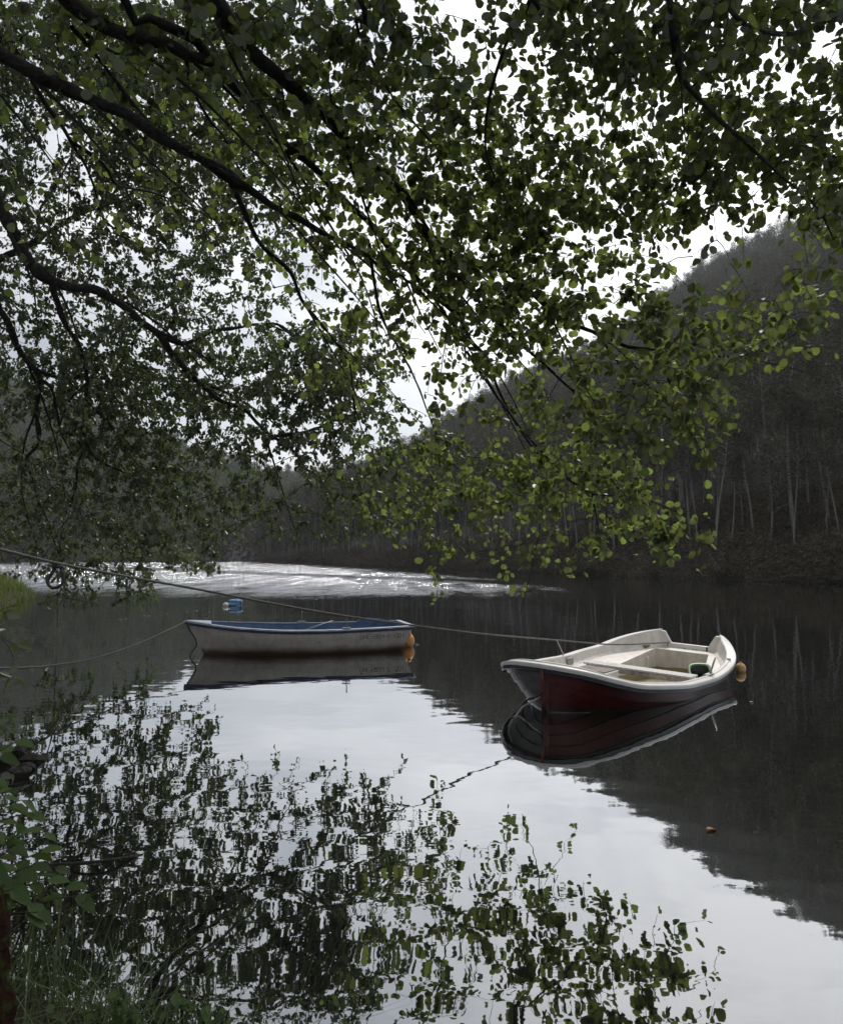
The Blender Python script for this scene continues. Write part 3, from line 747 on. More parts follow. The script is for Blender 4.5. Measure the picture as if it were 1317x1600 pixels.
for j in range(0, 5):
    for i in list(range(-6, 0)): cells.append((i * 50, j * 50, 4))
    for i in range(27, 33): cells.append((i * 50, j * 50, 6))
tw, LC, LD, rg = grow(near_mains, cells, near_depth, 0.075, lambda d: 0.60 * (0.088 / d * 1200) ** 2, 7, 0.36, 77, 0.09, 0.0028, 4.3, 1.05)
Nn = unit(rg.normal(0, 1, LC.shape) + np.array([0, -0.35, 0.55]))
size = np.clip(rg.normal(0.057, 0.014, len(LC)), 0.022, 0.092)
V, Fs = leaf_batch(LC, LD, Nn, size, 0.97)
al = empty('alder_tree', TR[0, :3]); o3 = np.array(al.location)
tag(al, 'near alder with round leaves, its limbs arching over the whole top of the view', 'tree')
print('near leaves', len(LC), 'twigs', len(tw))
def par(o, root): o.parent = root; o.location = -root.location; return o
trk = smooth_poly(TR, 0.15)
par(obj('trunk', tubes_mesh('trunk', [(trk[:, :3], trk[:, 3])], 14, MAT['bark'])), al)
for m in near_mains: par(obj('branch', tubes_mesh('branch', [(m[:, :3], m[:, 3])], 9, MAT['bark'])), al)
par(obj('twigs', tubes_mesh('twigs', tw, 3, MAT['bark'])), al)
par(obj('foliage', mesh('foliage', V, Fs, MAT['alder'])), al)

# small-leaved tree on the left bank
T2 = np.array([[-11.5, 10.5, 0.5, 0.34], [-11.2, 10.6, 2.5, 0.30], [-10.6, 10.9, 4.5, 0.26], [-9.8, 11.3, 7, 0.2], [-9.2, 11.8, 9.5, 0.12], [-8.8, 12.2, 11.5, 0.05]])
T2[0, 2] = bz(-11.5, 10.5) - 0.1
D_ = main_limb([(-120, 180, 9.5), (0, 325, 10.0), (25, 372, 10.2), (60, 420, 10.4), (82, 437, 10.5), (125, 450, 10.7), (160, 458, 10.9), (200, 488, 11.1), (250, 527, 11.4), (280, 565, 11.7), (310, 593, 11.9), (345, 625, 12.1), (380, 638, 12.3), (400, 660, 12.4), (425, 683, 12.0), (450, 695, 11.7), (475, 725, 11.4), (490, 745, 11.2)], 0.088, 0.012, [T2[3, :3]])
D2 = main_limb([(250, 527, 11.4), (290, 537, 11.6), (330, 518, 11.8), (355, 514, 11.9), (405, 507, 12.1), (437, 508, 11.6), (480, 540, 11.2), (520, 560, 10.9)], 0.035, 0.010)
D3 = main_limb([(425, 683, 12.0), (470, 676, 11.6), (510, 668, 11.3), (560, 690, 11.0)], 0.028, 0.010)
D4 = main_limb([(82, 437, 10.5), (90, 470, 10.7), (103, 505, 10.9), (125, 545, 11.2), (135, 590, 11.5), (134, 640, 11.8), (130, 670, 12.0), (136, 696, 12.1), (122, 725, 12.3), (120, 760, 12.5), (112, 785, 12.7)], 0.045, 0.010)
D5 = main_limb([(136, 696, 12.1), (155, 720, 12.3), (188, 735, 12.5), (218, 752, 12.7), (240, 762, 12.9)], 0.020, 0.008)
D6 = main_limb([(-60, 420, 10.4), (0, 485, 10.8), (30, 545, 11.2), (56, 578, 11.4), (62, 592, 11.5), (57, 640, 11.8), (62, 690, 12.1), (40, 718, 12.3), (50, 745, 12.5), (62, 785, 12.7), (78, 820, 12.9)], 0.055, 0.010, [T2[2, :3]])
D7 = main_limb([(62, 592, 11.5), (80, 606, 11.6), (92, 650, 11.9), (97, 680, 12.1), (115, 712, 12.3)], 0.026, 0.008)
D8 = main_limb([(58, 578, 11.4), (90, 588, 11.7), (125, 588, 11.9), (160, 592, 12.2), (190, 600, 12.5)], 0.030, 0.010)
D9 = main_limb([(-80, 440, 12.5), (0, 405, 13.0), (40, 385, 13.3), (65, 370, 13.5), (110, 342, 14.0), (150, 320, 14.4), (200, 300, 15)], 0.075, 0.02, [T2[3, :3]])
D10 = main_limb([(-100, 60, 11), (0, 60, 11.5), (60, 130, 12), (120, 190, 12.5), (200, 260, 13)], 0.07, 0.02, [T2[4, :3]])
D11 = main_limb([(65, 370, 13.5), (60, 340, 13.8), (80, 300, 14.0), (110, 250, 14.4), (128, 200, 14.8)], 0.035, 0.012)
D12 = main_limb([(240, 762, 12.9), (235, 800, 13.2), (228, 850, 13.5), (222, 905, 13.7)], 0.008, 0.003)
D13 = main_limb([(78, 820, 12.9), (90, 860, 13.2), (105, 900, 13.3), (130, 925, 13.4)], 0.010, 0.004)
left_mains = [D_, D2, D3, D4, D5, D6, D7, D8, D9, D10, D11, D12, D13] + side_limbs([D_], 9, 1.5, 3.4, .028, 8, .55) + side_limbs([D4, D6, D2, D10, D9], 3, 1.2, 2.8, .02, 9, .5)
LEFT = """888887766443000
877888776544300
867999987655430
746888877543320
745888887543200
845888887543000
666778775320000
566666765320000
566667754210000
555677543232000
566766656665100
678887778897200
578888878896200
357777666775330
456777654566640
566667664366530
445666634455300
355545500000000
035350000000000""".split('\n')
cells = []
for j, row in enumerate(LEFT):
    for i, ch in enumerate(row): cells.append((i * 50, j * 50, int(ch)))
for j in range(-1, 17):
    for i in range(-5, 0): cells.append((i * 50, j * 50, 6))
left_depth = lambda x, y: 11.8 + 1.6 * (y / 900.0) + 0.4 * max(0, x / 600.0) - 2.3 * min(1, max(0, (x - 300) / 160.0))
tw, LC, LD, rg = grow(left_mains, cells, left_depth, 0.06, lambda d: 0.46 * (0.075 / d * 1200) ** 2, 12, 0.55, 78, 0.18, 0.0052, 3.9)
Nn = unit(rg.normal(0, 1, LC.shape) + np.array([0, -0.2, 0.5]))
size = np.clip(rg.normal(0.068, 0.014, len(LC)), 0.03, 0.10)
V, Fs = leaf_batch(LC, LD + np.array([0, 0, -0.5]), Nn, size, 0.80, kind='oval')
print('left leaves', len(LC), 'twigs', len(tw))
lt = empty('riverside_tree', T2[0, :3]); tag(lt, 'small-leaved tree on the left bank drooping its branches towards the water', 'tree')
trk = smooth_poly(T2, 0.3)
par(obj('trunk', tubes_mesh('trunk', [(trk[:, :3], trk[:, 3])], 14, MAT['bark'])), lt)
for m in left_mains: par(obj('branch', tubes_mesh('branch', [(m[:, :3], m[:, 3])], 7, MAT['bark'])), lt)
par(obj('twigs', tubes_mesh('twigs', tw, 3, MAT['bark'])), lt)
par(obj('foliage', mesh('foliage', V, Fs, MAT['small_leaf'])), lt)

# ------------------------------------------------------------------ boats
def grimy(name, c, low, h=0.12, rough=0.45):
    """paint with a grime band that follows height above the water line (algae and scum on the hull itself)"""
    m = M(name); tc = m.n('ShaderNodeTexCoord'); sp = m.n('ShaderNodeSeparateXYZ'); m.l(tc.outputs['Object'], sp.inputs[0])
    nz = m.noise(3.0, 6, 0.6, stretch=(1, 1, 3)); n2 = m.noise(14, 5, 0.6, stretch=(1, 1, 0.25))
    z = m.math('ADD', sp.outputs[2], m.math('MULTIPLY', m.math('SUBTRACT', nz, 0.5), -0.10))
    f = m.mrange(z, h * 0.15, h * 1.5, 1, 0, True)
    base = m.mix(m.mrange(n2, 0.4, 0.75), c, tuple(k * 0.72 for k in c))
    base = m.mix(m.mrange(nz, 0.5, 0.8, 0, 0.5), base, tuple(k * q for k, q in zip(c, (0.62, 0.55, 0.46))))
    return m.pbr(m.mix(f, base, low), rough, n2, 0.08, 0.005, 0.4)
MAT['wb_hull'] = grimy('weathered_white_hull', (0.60, 0.56, 0.50), (0.085, 0.050, 0.028), 0.11)
MAT['wb_blue'] = simple('faded_blue_paint', (0.045, 0.095, 0.19), (0.11, 0.17, 0.27), 9, 0.5)
MAT['wb_rim'] = simple('worn_grey_blue_rim', (0.14, 0.20, 0.30), (0.50, 0.54, 0.60), 22, 0.45, stretch=(0.3, 1, 1))
MAT['wb_dark'] = simple('dark_blue_band', (0.02, 0.035, 0.06), (0.05, 0.07, 0.11), 9, 0.5)
MAT['white'] = simple('white_gelcoat', (0.66, 0.63, 0.59), (0.80, 0.78, 0.74), 5, 0.35, 0.05, 0.003)
MAT['liner'] = grimy('white_liner', (0.78, 0.73, 0.66), (0.30, 0.25, 0.14), 0.01, 0.4)
MAT['red_hull'] = grimy('dark_red_hull', (0.095, 0.014, 0.015), (0.036, 0.022, 0.016), 0.08, 0.3)
MAT['black_band'] = simple('black_hull_band', (0.012, 0.012, 0.016), (0.03, 0.028, 0.032), 12, 0.3)
MAT['bow_sheen'] = simple('painted_bow_sheen', (0.035, 0.032, 0.034), (0.10, 0.09, 0.092), 9, 0.4)  # same hull, with the reflection of water and sky painted in as grey
MAT['brown'] = simple('weathered_hatch_wood', (0.12, 0.09, 0.08), (0.24, 0.19, 0.18), 20, 0.7, stretch=(1, 6, 1))
MAT['alu'] = M('chequer_plate')
def chequer():
    m = MAT['alu']; v = m.n('ShaderNodeTexVoronoi'); v.inputs['Scale'].default_value = 26; tc = m.n('ShaderNodeTexCoord'); m.l(tc.outputs['Object'], v.inputs['Vector'])
    MAT['alu'] = m.pbr(m.ramp(v.outputs['Distance'], [(0.1, (0.62, 0.60, 0.58)), (0.6, (0.45, 0.44, 0.43))]), 0.45, v.outputs['Distance'], 0.4, 0.004, 0.5)
chequer()
MAT['floorw'] = simple('stained_boat_floor', (0.30, 0.24, 0.13), (0.48, 0.42, 0.28), 5, 0.25)
MAT['metal'] = simple('dull_metal', (0.18, 0.18, 0.18), (0.35, 0.34, 0.33), 20, 0.4, metal=0.8)
MAT['rope'] = simple('grey_rope', (0.09, 0.085, 0.08), (0.20, 0.19, 0.17), 60, 0.9, 0.6, 0.003)
MAT['rope_dark'] = simple('dark_wet_rope', (0.02, 0.02, 0.02), (0.05, 0.048, 0.045), 60, 0.8, 0.6, 0.003)
MAT['rope_pale'] = simple('pale_rope', (0.28, 0.27, 0.25), (0.45, 0.43, 0.40), 60, 0.9, 0.6, 0.003)
MAT['ink'] = simple('faded_black_ink', (0.03, 0.03, 0.03), (0.08, 0.08, 0.08), 30, 0.7)

def strokes(word, h, wdt, gap):
    """simple square pen letters: list of ((x0,y0),(x1,y1)) in units of metres"""
    G = {'G': [((1, 1), (0, 1)), ((0, 1), (0, 0)), ((0, 0), (1, 0)), ((1, 0), (1, .5)), ((1, .5), (.5, .5))], 'H': [((0, 0), (0, 1)), ((1, 0), (1, 1)), ((0, .5), (1, .5))],
         'C': [((1, 1), (0, 1)), ((0, 1), (0, 0)), ((0, 0), (1, 0))], '-': [((.15, .5), (.85, .5))], '8': [((0, 0), (0, 1)), ((0, 1), (1, 1)), ((1, 1), (1, 0)), ((1, 0), (0, 0)), ((0, .5), (1, .5))],
         'B': [((0, 0), (0, 1)), ((0, 1), (.9, 1)), ((.9, 1), (.9, .5)), ((0, .5), (1, .5)), ((1, .5), (1, 0)), ((1, 0), (0, 0))],
         '4': [((0, 1), (0, .5)), ((0, .5), (1, .5)), ((1, 1), (1, 0))], 'F': [((0, 0), (0, 1)), ((0, 1), (1, 1)), ((0, .5), (.8, .5))],
         '0': [((0, 0), (0, 1)), ((0, 1), (1, 1)), ((1, 1), (1, 0)), ((1, 0), (0, 0))], '1': [((.5, 0), (.5, 1)), ((.5, 1), (.25, .8))],
         'b': [((0, 0), (0, 1)), ((0, 0), (1, 0)), ((1, 0), (1, .55)), ((1, .55), (0, .55))]}
    x = 0; out_ = []
    for ch in word:
        for a, b in G[ch]: out_.append(((x + a[0] * wdt, a[1] * h), (x + b[0] * wdt, b[1] * h)))
        x += wdt + gap
    return out_, x

def loft(mb, rows, m=0, close=False, flip=False):
    n = len(rows[0]); V = [p for r in rows for p in r]; Fs = []
    for j in range(len(rows) - 1):
        for i in range(n - (0 if close else 1)):
            a, b = j * n + i, j * n + (i + 1) % n
            q = [a, b, b + n, a + n]; Fs.append(q[::-1] if flip else q)
    mb.add(V, Fs, m)

# ---- white boat with blue inside
def white_boat():
    root = empty('rowing_boat', WB_ORG, WB_ROT)
    tag(root, 'weathered white rowing boat with blue inside and registration letters, moored at the left', 'boat')
    Lh, zb = 3.42, 0.50
    S = np.linspace(0, 1, 33)
    def wg(s): return np.interp(s, [0, .1, .3, .5, .7, .85, .95, 1], [.52, .57, .655, .68, .62, .44, .20, .015])
    def ww(s): return np.interp(s, [0, .1, .3, .5, .7, .85, .95, 1], [.40, .46, .54, .55, .45, .26, .09, .008])
    def zg(s): return np.interp(s, [0, .15, .4, .6, .8, .92, 1], [.385, .375, .365, .375, .42, .465, .50])
    def U(s, z): return s * (Lh - 0.26 * (1 - z / zb)) + (1 - s) * 0.16 * (1 - z / .38)
    from math import pi
    def sm(f, s): return sum(f(min(1, max(0, s + d))) for d in (-.04, -.02, 0, .02, .04)) / 5 if 0.05 < s < 0.95 else f(s)
    def section(s, inset=0.0, zoff=0.0, lowest=-0.16):
        g, w_, z = sm(wg, s) - inset, sm(ww, s) - inset, sm(zg, s) + zoff
        g, w_ = max(g, .004), max(w_, .003)
        pts = [(g, z), (g * 0.985 + w_ * 0.015, z * 0.82), (g * .75 + w_ * .25, z * .58), (g * .4 + w_ * .6, z * .3), (w_, 0.0), (w_ * .86, lowest * .45), (w_ * .5, lowest * .85), (0.0, lowest)]
        pts = [(a, b) for a, b in pts]
        full = [(a, b) for a, b in pts] + [(-a, b) for a, b in pts[:-1][::-1]]
        return [(U(s, b), a, b) for a, b in full]
    mb = MB(); rows = [section(s) for s in S]
    loft(mb, rows, 0, flip=True); n = len(rows[0]); mb.add(rows[0], [list(range(n))], 0)
    mb.build('hull', MAT['wb_hull'], root, smooth=True)
    # inside shell down to the floor
    mb = MB(); Si = np.linspace(0.012, 0.965, 30)
    rows = []
    for s in Si:
        g, w_, z = sm(wg, s) - .035, sm(ww, s) - .045, sm(zg, s) + .002
        g, w_ = max(g, .006), max(w_, .005); fl = -0.06
        pts = [(g, z), (g * .75 + w_ * .25, z * .58), (g * .4 + w_ * .6, z * .3), (w_, 0.02), (w_ * .9, fl), (0, fl)]
        rows.append([(U(s, b), a, b) for a, b in pts + [(-a, b) for a, b in pts[:-1][::-1]]])
    loft(mb, rows, 0); n = len(rows[0]); mb.add(rows[0], [list(range(n))[::-1]], 0)
    mb.build('interior', MAT['wb_blue'], root, smooth=True)
    # rim: a flange with a rub strip below
    def rimline(off, dz): return [(U(s, sm(zg, s)) + (0.02 if s == 1 else 0), sm(wg, s) + off, sm(zg, s) + dz) for s in S]
    mb = MB(); a, b, c, d = rimline(-.045, .006), rimline(-.045, .018), rimline(.030, .014), rimline(.034, -.006)
    for sg in (1, -1):
        ring = [[(p[0], sg * max(p[1], 0.0), p[2]) for p in ln] for ln in (a, b, c, d)]
        loft(mb, ring, 0, flip=(sg == 1))
    z0 = sm(zg, 0); mb.box((-0.005, 0, z0 + .006), (.075, 1.06, .026), 0)
    mb.build('rim', MAT['wb_rim'], root)
    mb = MB(); d, e_ = rimline(.032, -.004), rimline(.020, -.040); f_ = rimline(0.0, -.045)
    for sg in (1, -1): loft(mb, [[(p[0], sg * p[1], p[2]) for p in ln] for ln in (d, e_, f_)], 0, flip=(sg == 1))
    mb.build('rub_strip', MAT['wb_dark'], root)
    # foredeck cap, thwarts, stern seat
    mb = MB(); P = []
    for s in np.linspace(.90, .995, 7): P.append([(U(s, zg(s)), k * (sm(wg, s) + .01), zg(s) + .022) for k in (-1, -.5, 0, .5, 1)])
    loft(mb, P); P2 = [[(x, y, z - .02) for x, y, z in r] for r in P]; loft(mb, P2, flip=True); mb.add(P[0] + P2[0], [(0, 1, 6, 5), (1, 2, 7, 6), (2, 3, 8, 7), (3, 4, 9, 8)])
    mb.build('foredeck', MAT['wb_rim'], root)
    for u, wd, zz in ((1.25, .60, .20), (2.25, .56, .24)):
        mb = MB(); mb.box((u, 0, zz), (.20, wd * 2 - .02, .028)); mb.build('seat', MAT['wb_blue'], root, bevel=.006)
    mb = MB(); mb.box((.32, 0, .22), (.44, .92, .03)); mb.build('stern_bench', MAT['wb_blue'], root, bevel=.006)
    mb = MB(); P = np.array([(0.06, -.50, .385), (.30, -.54, .43), (.50, -.57, .445), (.62, -.59, .44), (.70, -.60, .385)])
    rws = [[(x, y, z) for x, y, z in P], [(x, y + .03, z) for x, y, z in P], [(x, y + .03, .33) for x, y, z in P]]
    loft(mb, rws); mb.build('side_locker', MAT['wb_blue'], root)
    # rowlock rods (two), folding strap, oar laid inside
    for u, sg in ((1.08, 1), (1.60, -1)):
        y = sg * (float(np.interp(u / 3.3, [.3, .5], [.655, .68])))
        mb = MB(); mb.box((u, y, .40), (.12, .05, .02)); mb.tube([(u, y, .39), (u - .004, y, .56)], .0075, 8); mb.sphere((u - .004, y, .565), (.012, .012, .012), 8, 6)
        mb.build('rowlock', MAT['metal'], root)
    mb = MB(); mb.tube([(1.70, .50, .37), (1.35, .12, .43), (1.15, -.25, .44)], .008, 7); mb.build('loose_line', MAT['rope_pale'], root, smooth=True)
    # registration letters on the near side
    st, tot = strokes('GHC-BG4-F-001', .062, .040, .0165)
    mb = MB(); u0 = 0.86
    def onhull(u, z):
        s = min(1, max(0, (u - .05) / 3.3)); s = min(max(s, 0), 1)
        sec = section(s); ys = [(p[2], p[1]) for p in sec[:8]]; zs = [q[0] for q in ys][::-1]; yy = [q[1] for q in ys][::-1]
        return np.array([u, float(np.interp(z, zs, yy)), z])
    for (a, b) in st:
        n_ = 5; L1 = []; L2 = []
        dx, dz = b[0] - a[0], b[1] - a[1]; ln = math.hypot(dx, dz); ox, oz = -dz / ln * .0036, dx / ln * .0036
        for k in range(n_):
            t = k / (n_ - 1); u = u0 - (a[0] + dx * t); z = .222 + a[1] + dz * t
            for Lr, sgn in ((L1, 1), (L2, -1)):
                p = onhull(u + ox * sgn, z + oz * sgn); p[1] += .0035; Lr.append(tuple(p))
        loft(mb, [L1, L2], 0)
    mb.build('registration_letters', MAT['ink'], root)
    mb = MB(); p = onhull(1.48, .20); mb.sphere(tuple(p + [0, 0.002, 0]), (.011, .006, .011), 10, 6); mb.build('drain_hole', MAT['ink'], root)
    return [(U(s, 0) , sm(ww, s) - .035) for s in np.linspace(0.03, .93, 14)]
wl_pts = white_boat()
hole_w = loc2w(WB_ORG, WB_ROT, [(u, max(w_, .02)) for u, w_ in wl_pts] + [(u, -max(w_, .02)) for u, w_ in wl_pts[::-1]])

# ---- red boat with white inside
def red_boat():
    root = empty('motor_dinghy', RB_ORG, RB_ROT)
    tag(root, 'dark red blunt-bowed dinghy with white inside, green-rimmed tub and cut-down transom, at the right', 'boat')
    ROLL = R(-2.5); cr_, sr_ = math.cos(ROLL), math.sin(ROLL)
    def T(p): x, y, z = p; return (x, y * cr_ - z * sr_, y * sr_ + z * cr_)
    half = [(0.0, .42), (.12, .48), (.33, .585), (.83, .81), (1.45, .915), (2.07, .93), (2.70, .91), (3.25, .82), (3.60, .70), (3.80, .56), (3.92, .40), (3.985, .24), (4.015, .11), (4.03, 0.0)]
    hp = smooth_poly(np.array([(a, b, 0) for a, b in half]), .07)[:, :2]; hp[-1, 1] = 0
    plan = np.vstack([hp, (hp[:-1] * [1, -1])[::-1]])
    tg = np.gradient(plan, axis=0); nrm = unit(np.stack([-tg[:, 1], tg[:, 0]], 1)); nrm *= np.sign((nrm * (plan - [2.0, 0])).sum(1))[:, None]
    def zr(u): return np.interp(u, [0, .41, 1.03, 1.87, 2.7, 3.53, 3.85, 4.03], [.455, .42, .275, .218, .240, .320, .41, .49])
    def zsm(u): return (zr(u) + zr(u - .12) + zr(u + .12) + zr(u - .06) + zr(u + .06)) / 5
    Z = np.array([zsm(p[0]) for p in plan])
    nP = len(plan)
    mb = MB()
    lv = []
    for k, s_ in enumerate([0, .085, .085, .175, .175, .265, .265, .36, .36, .50, .70]):
        step = .020 * ((k) // 2)
        lv.append([T(red_pt(plan[i], nrm[i], -step * min(1, abs(plan[i][1]) / .05), Z[i], s_)) for i in range(nP)])
    for k in range(len(lv) - 1):  # lap undersides take the black, painting in the shade below each plank
        for i in range(nP - 1):
            mb.add([lv[k][i], lv[k][i + 1], lv[k + 1][i + 1], lv[k + 1][i]], [(0, 3, 2, 1)], 0 if k in (0, 1, 3, 5, 7) else (1 if plan[i][1] > 0 or plan[i][0] < 2.5 else 2))  # far bow flank gets the grey that stands in for reflected light
    mb.build('hull', [MAT['black_band'], MAT['red_hull'], MAT['bow_sheen']], root)
    # stem post at the bow
    mb = MB(); mb.tube([T(red_pt((4.045, 0), (1, 0), 0, .49, q_)) for q_ in (.05, .2, .35, .6)], .022, 8); mb.build('stem_post', MAT['red_hull'], root, smooth=True)
    zc = zsm(0.02)
    TO = [(-.43, zc), (-.34, zc), (-.25, .30), (.25, .30), (.34, zc), (.43, zc), (.38, -.2), (-.38, -.2)]
    mb = MB(); V = [T((0.0, y, z)) for y, z in TO] + [T((.05, y, z)) for y, z in TO]; n = 8
    mb.add(V, [(0, 7, 6, 5, 4, 3, 2, 1), tuple(range(8, 16))] + [(i, (i + 1) % n, n + (i + 1) % n, n + i) for i in range(n)])
    mb.build('transom', MAT['white'], root, bevel=.012)
    wid = np.clip(.45 + plan[:, 0] / .7, .45, 1)
    def lvl2(off, dz): return [T((p[0] + n_[0] * off * k, p[1] + n_[1] * off * k, Z[i] + dz)) for i, (p, n_, k) in enumerate(zip(plan, nrm, wid))]
    mb = MB(); prof = [(-.085, -.012), (-.085, .012), (-.070, .020), (-.045, .020), (-.038, .010), (-.005, .008), (.020, .004), (.026, -.010), (.024, -.034), (.004, -.042)]
    loft(mb, [lvl2(a, b) for a, b in prof], 0, flip=True)
    mb.build('rim', MAT['white'], root, smooth=False)
    mb = MB(); loft(mb, [lvl2(a, b) for a, b in ((.004, -.036), (.016, -.040), (.016, -.072), (.002, -.078))], 0, flip=True); mb.build('rub_strip', MAT['black_band'], root)
    def bzf(u): return float(np.interp(u, [0, .4, 1.7, 2.6, 4.0], [.235, .23, .115, .08, .12]))
    def inn(off, z=None, dz=0, k=1): return [T((max(.05, p[0] - n_[0] * off * w_), p[1] - n_[1] * off * w_, (Z[i] + dz) if z is None else min(z, Z[i] - .05))) for i, (p, n_, w_) in enumerate(zip(plan, nrm, wid))]
    x0, x1 = .30, 2.45
    def yw(x, sd): return np.interp(x, [.30, 1.5, 2.45], [.34, .66, .62]) if sd > 0 else -np.interp(x, [.30, 1.5, 2.45], [.36, .38, .38])
    def wellpt(p):
        a = min(max(p[0] * .88, x0), x1); y_ = yw(a, p[1])
        if p[0] * .88 > x1: y_ = y_ * min(1, abs(p[1]) / .5)
        if abs(p[1]) < 1e-6: y_ = 0
        return (a, y_)
    W = [wellpt(p) for p in plan]
    mb = MB()
    r0 = inn(.082, None, -.008)
    r1 = [T(red_pt(p, n_, -(.04 + .06 * w_), Z[i], max(.03, Z[i] - bzf(p[0]) - .03))) for i, (p, n_, w_) in enumerate(zip(plan, nrm, wid))]
    r2 = [T(red_pt(p, n_, -(.06 + .08 * w_), Z[i], max(.04, Z[i] - bzf(p[0])))) for i, (p, n_, w_) in enumerate(zip(plan, nrm, wid))]
    r1 = [(max(.05, q_[0]), q_[1], q_[2]) for q_ in r1]; r2 = [(max(.05, q_[0]), q_[1], q_[2]) for q_ in r2]
    r3 = [T((a, b, bzf(a))) for a, b in W]; r4 = [T((a, b, bzf(a) - .02)) for a, b in W]
    loft(mb, [r0, r1, r2, r3, r4], 0)
    mb.add([T((.05, .40, bzf(0))), T((.05, -.40, bzf(0))), T((x0, -.36, bzf(x0))), T((x0, .34, bzf(x0)))], [(0, 1, 2, 3)])
    mb.build('liner', MAT['liner'], root, smooth=False)
    FZ = -.13; mb = MB(); xs_ = list(np.linspace(x0, x1, 7))
    c4 = [(x, yw(x, -1)) for x in xs_] + [(x, yw(x, 1)) for x in xs_[::-1]]; n = len(c4)
    V = [T((x, y, bzf(x))) for x, y in c4] + [T((x * .98 + .02, y * .95, FZ)) for x, y in c4]
    mb.add(V, [(i, (i + 1) % n, n + (i + 1) % n, n + i) for i in range(n)]); mb.build('well', MAT['liner'], root)
    mb = MB(); V = [T((x * .98 + .02, y * .97, FZ + .004)) for x, y in c4]; mb.add(V, [tuple(range(n))]); mb.build('floor', MAT['floorw'], root)
    rot = Matrix.Rotation(ROLL, 3, 'X')
    def bx(c, d, nm, mat, bev=.006, par_=root, r2=None):
        b = MB(); b.box(T(c), d, 0, rot @ r2 if r2 is not None else rot); return b.build(nm, mat, par_, bevel=bev)
    bx((.62, -.350, 0.02), (.05, .035, .26), 'rib', MAT['white'])
    bx((1.85, .04, .185), (.22, 1.30, .022), 'seat', MAT['alu'])
    bx((1.855, .04, .145), (.17, 1.24, .055), 'seat_support', MAT['metal'])
    bx((2.27, -.30, .13), (.34, .42, .10), 'locker', MAT['white'])
    bx((2.27, -.30, .187), (.32, .38, .012), 'hatch', MAT['brown'], .003)
    bx((1.90, -.812, zsm(1.9) - .062), (.15, .02, .10), 'grey_patch', MAT['metal'], .002)
    mb = MB(); mb.tube([T((.0, -.28, .30)), T((.09, -.28, .30)), T((.09, -.28, .25))], .010, 7); mb.build('cleat', MAT['metal'], root)
    mb = MB(); mb.box(T((.052, .235, .25)), (.012, .02, .08), 0, rot); mb.build('clamp_mark', MAT['ink'], root)
    mb = MB()
    for y in (-.06, .06, .10): mb.box(T((.053, y, .24)), (.004, .011, .011), 0, rot)
    mb.build('screw_marks', MAT['ink'], root)
    mb = MB(); mb.box(T((.36, -.47, bzf(.36) + .02)), (.14, .05, .03), 0, rot); mb.build('hinge', MAT['brown'], root, bevel=.004)
    zz = zsm(1.9); mb = MB(); mb.box(T((1.90, .865, zz + .022)), (.13, .06, .02), 0, rot); mb.build('rowlock_plate', MAT['metal'], root, bevel=.004)
    mb = MB(); mb.tube([T((1.90, .865, zz)), T((1.82, .90, zz + .20))], .010, 9); mb.build('rowlock_rod', MAT['metal'], root, smooth=True)
    zz = zsm(1.0); rz_ = Matrix.Rotation(R(24), 3, 'Z'); yy_ = float(np.interp(1.0, hp[:, 0], hp[:, 1])) - .052
    mb = MB(); mb.box(T((1.0, yy_, zz + .024)), (.09, .045, .005), 0, rot @ rz_); mb.build('sticker', MAT['rope_pale'], root)
    st, _ = strokes('b', .03, .02, 0); mb = MB()
    for a, b in st:
        c = ((a[0] + b[0]) / 2 - .01, (a[1] + b[1]) / 2 - .015); d = (abs(a[1] - b[1]) + .004, abs(a[0] - b[0]) + .004)
        mb.box(T((1.0 - c[1], yy_ - c[0], zz + .028)), (d[0], d[1], .003), 0, rot)
    mb.build('sticker_mark', MAT['ink'], root)
    out_ = []
    for i in range(nP):
        q = T(red_pt(plan[i], nrm[i], -.06, Z[i], Z[i])); out_.append((q[0], q[1]))
    return out_, T, zsm
def red_pt(p, n_, off, Zi, s_):
    """point of the red hull skin s_ metres below the rim"""
    q = np.array(p, float) + np.array(n_, float) * off; t = s_ / .45
    k = float(np.interp(p[0], [0, 2.4, 3.2, 3.75, 4.03], [.10, .13, .30, .62, .70]))
    y = q[1] * (1 - k * min(t, 1.6) ** 1.15 * (.9 if t < 1 else .85)); x = q[0] - float(np.interp(p[0], [3.3, 4.0], [0, .06])) * t
    return (x, y, Zi - s_)
hole_r, RT, rzs = red_boat()
hole_r = [p for i, p in enumerate(hole_r) if i % 3 == 0]
hole_r = [(max(x, .06), y) for x, y in hole_r]
build_water([hole_w, loc2w(RB_ORG, RB_ROT, hole_r)])
RBM = Matrix.Translation(RB_ORG) @ Matrix.Rotation(RB_ROT, 4, 'Z'); WBM = Matrix.Translation(WB_ORG) @ Matrix.Rotation(WB_ROT, 4, 'Z')

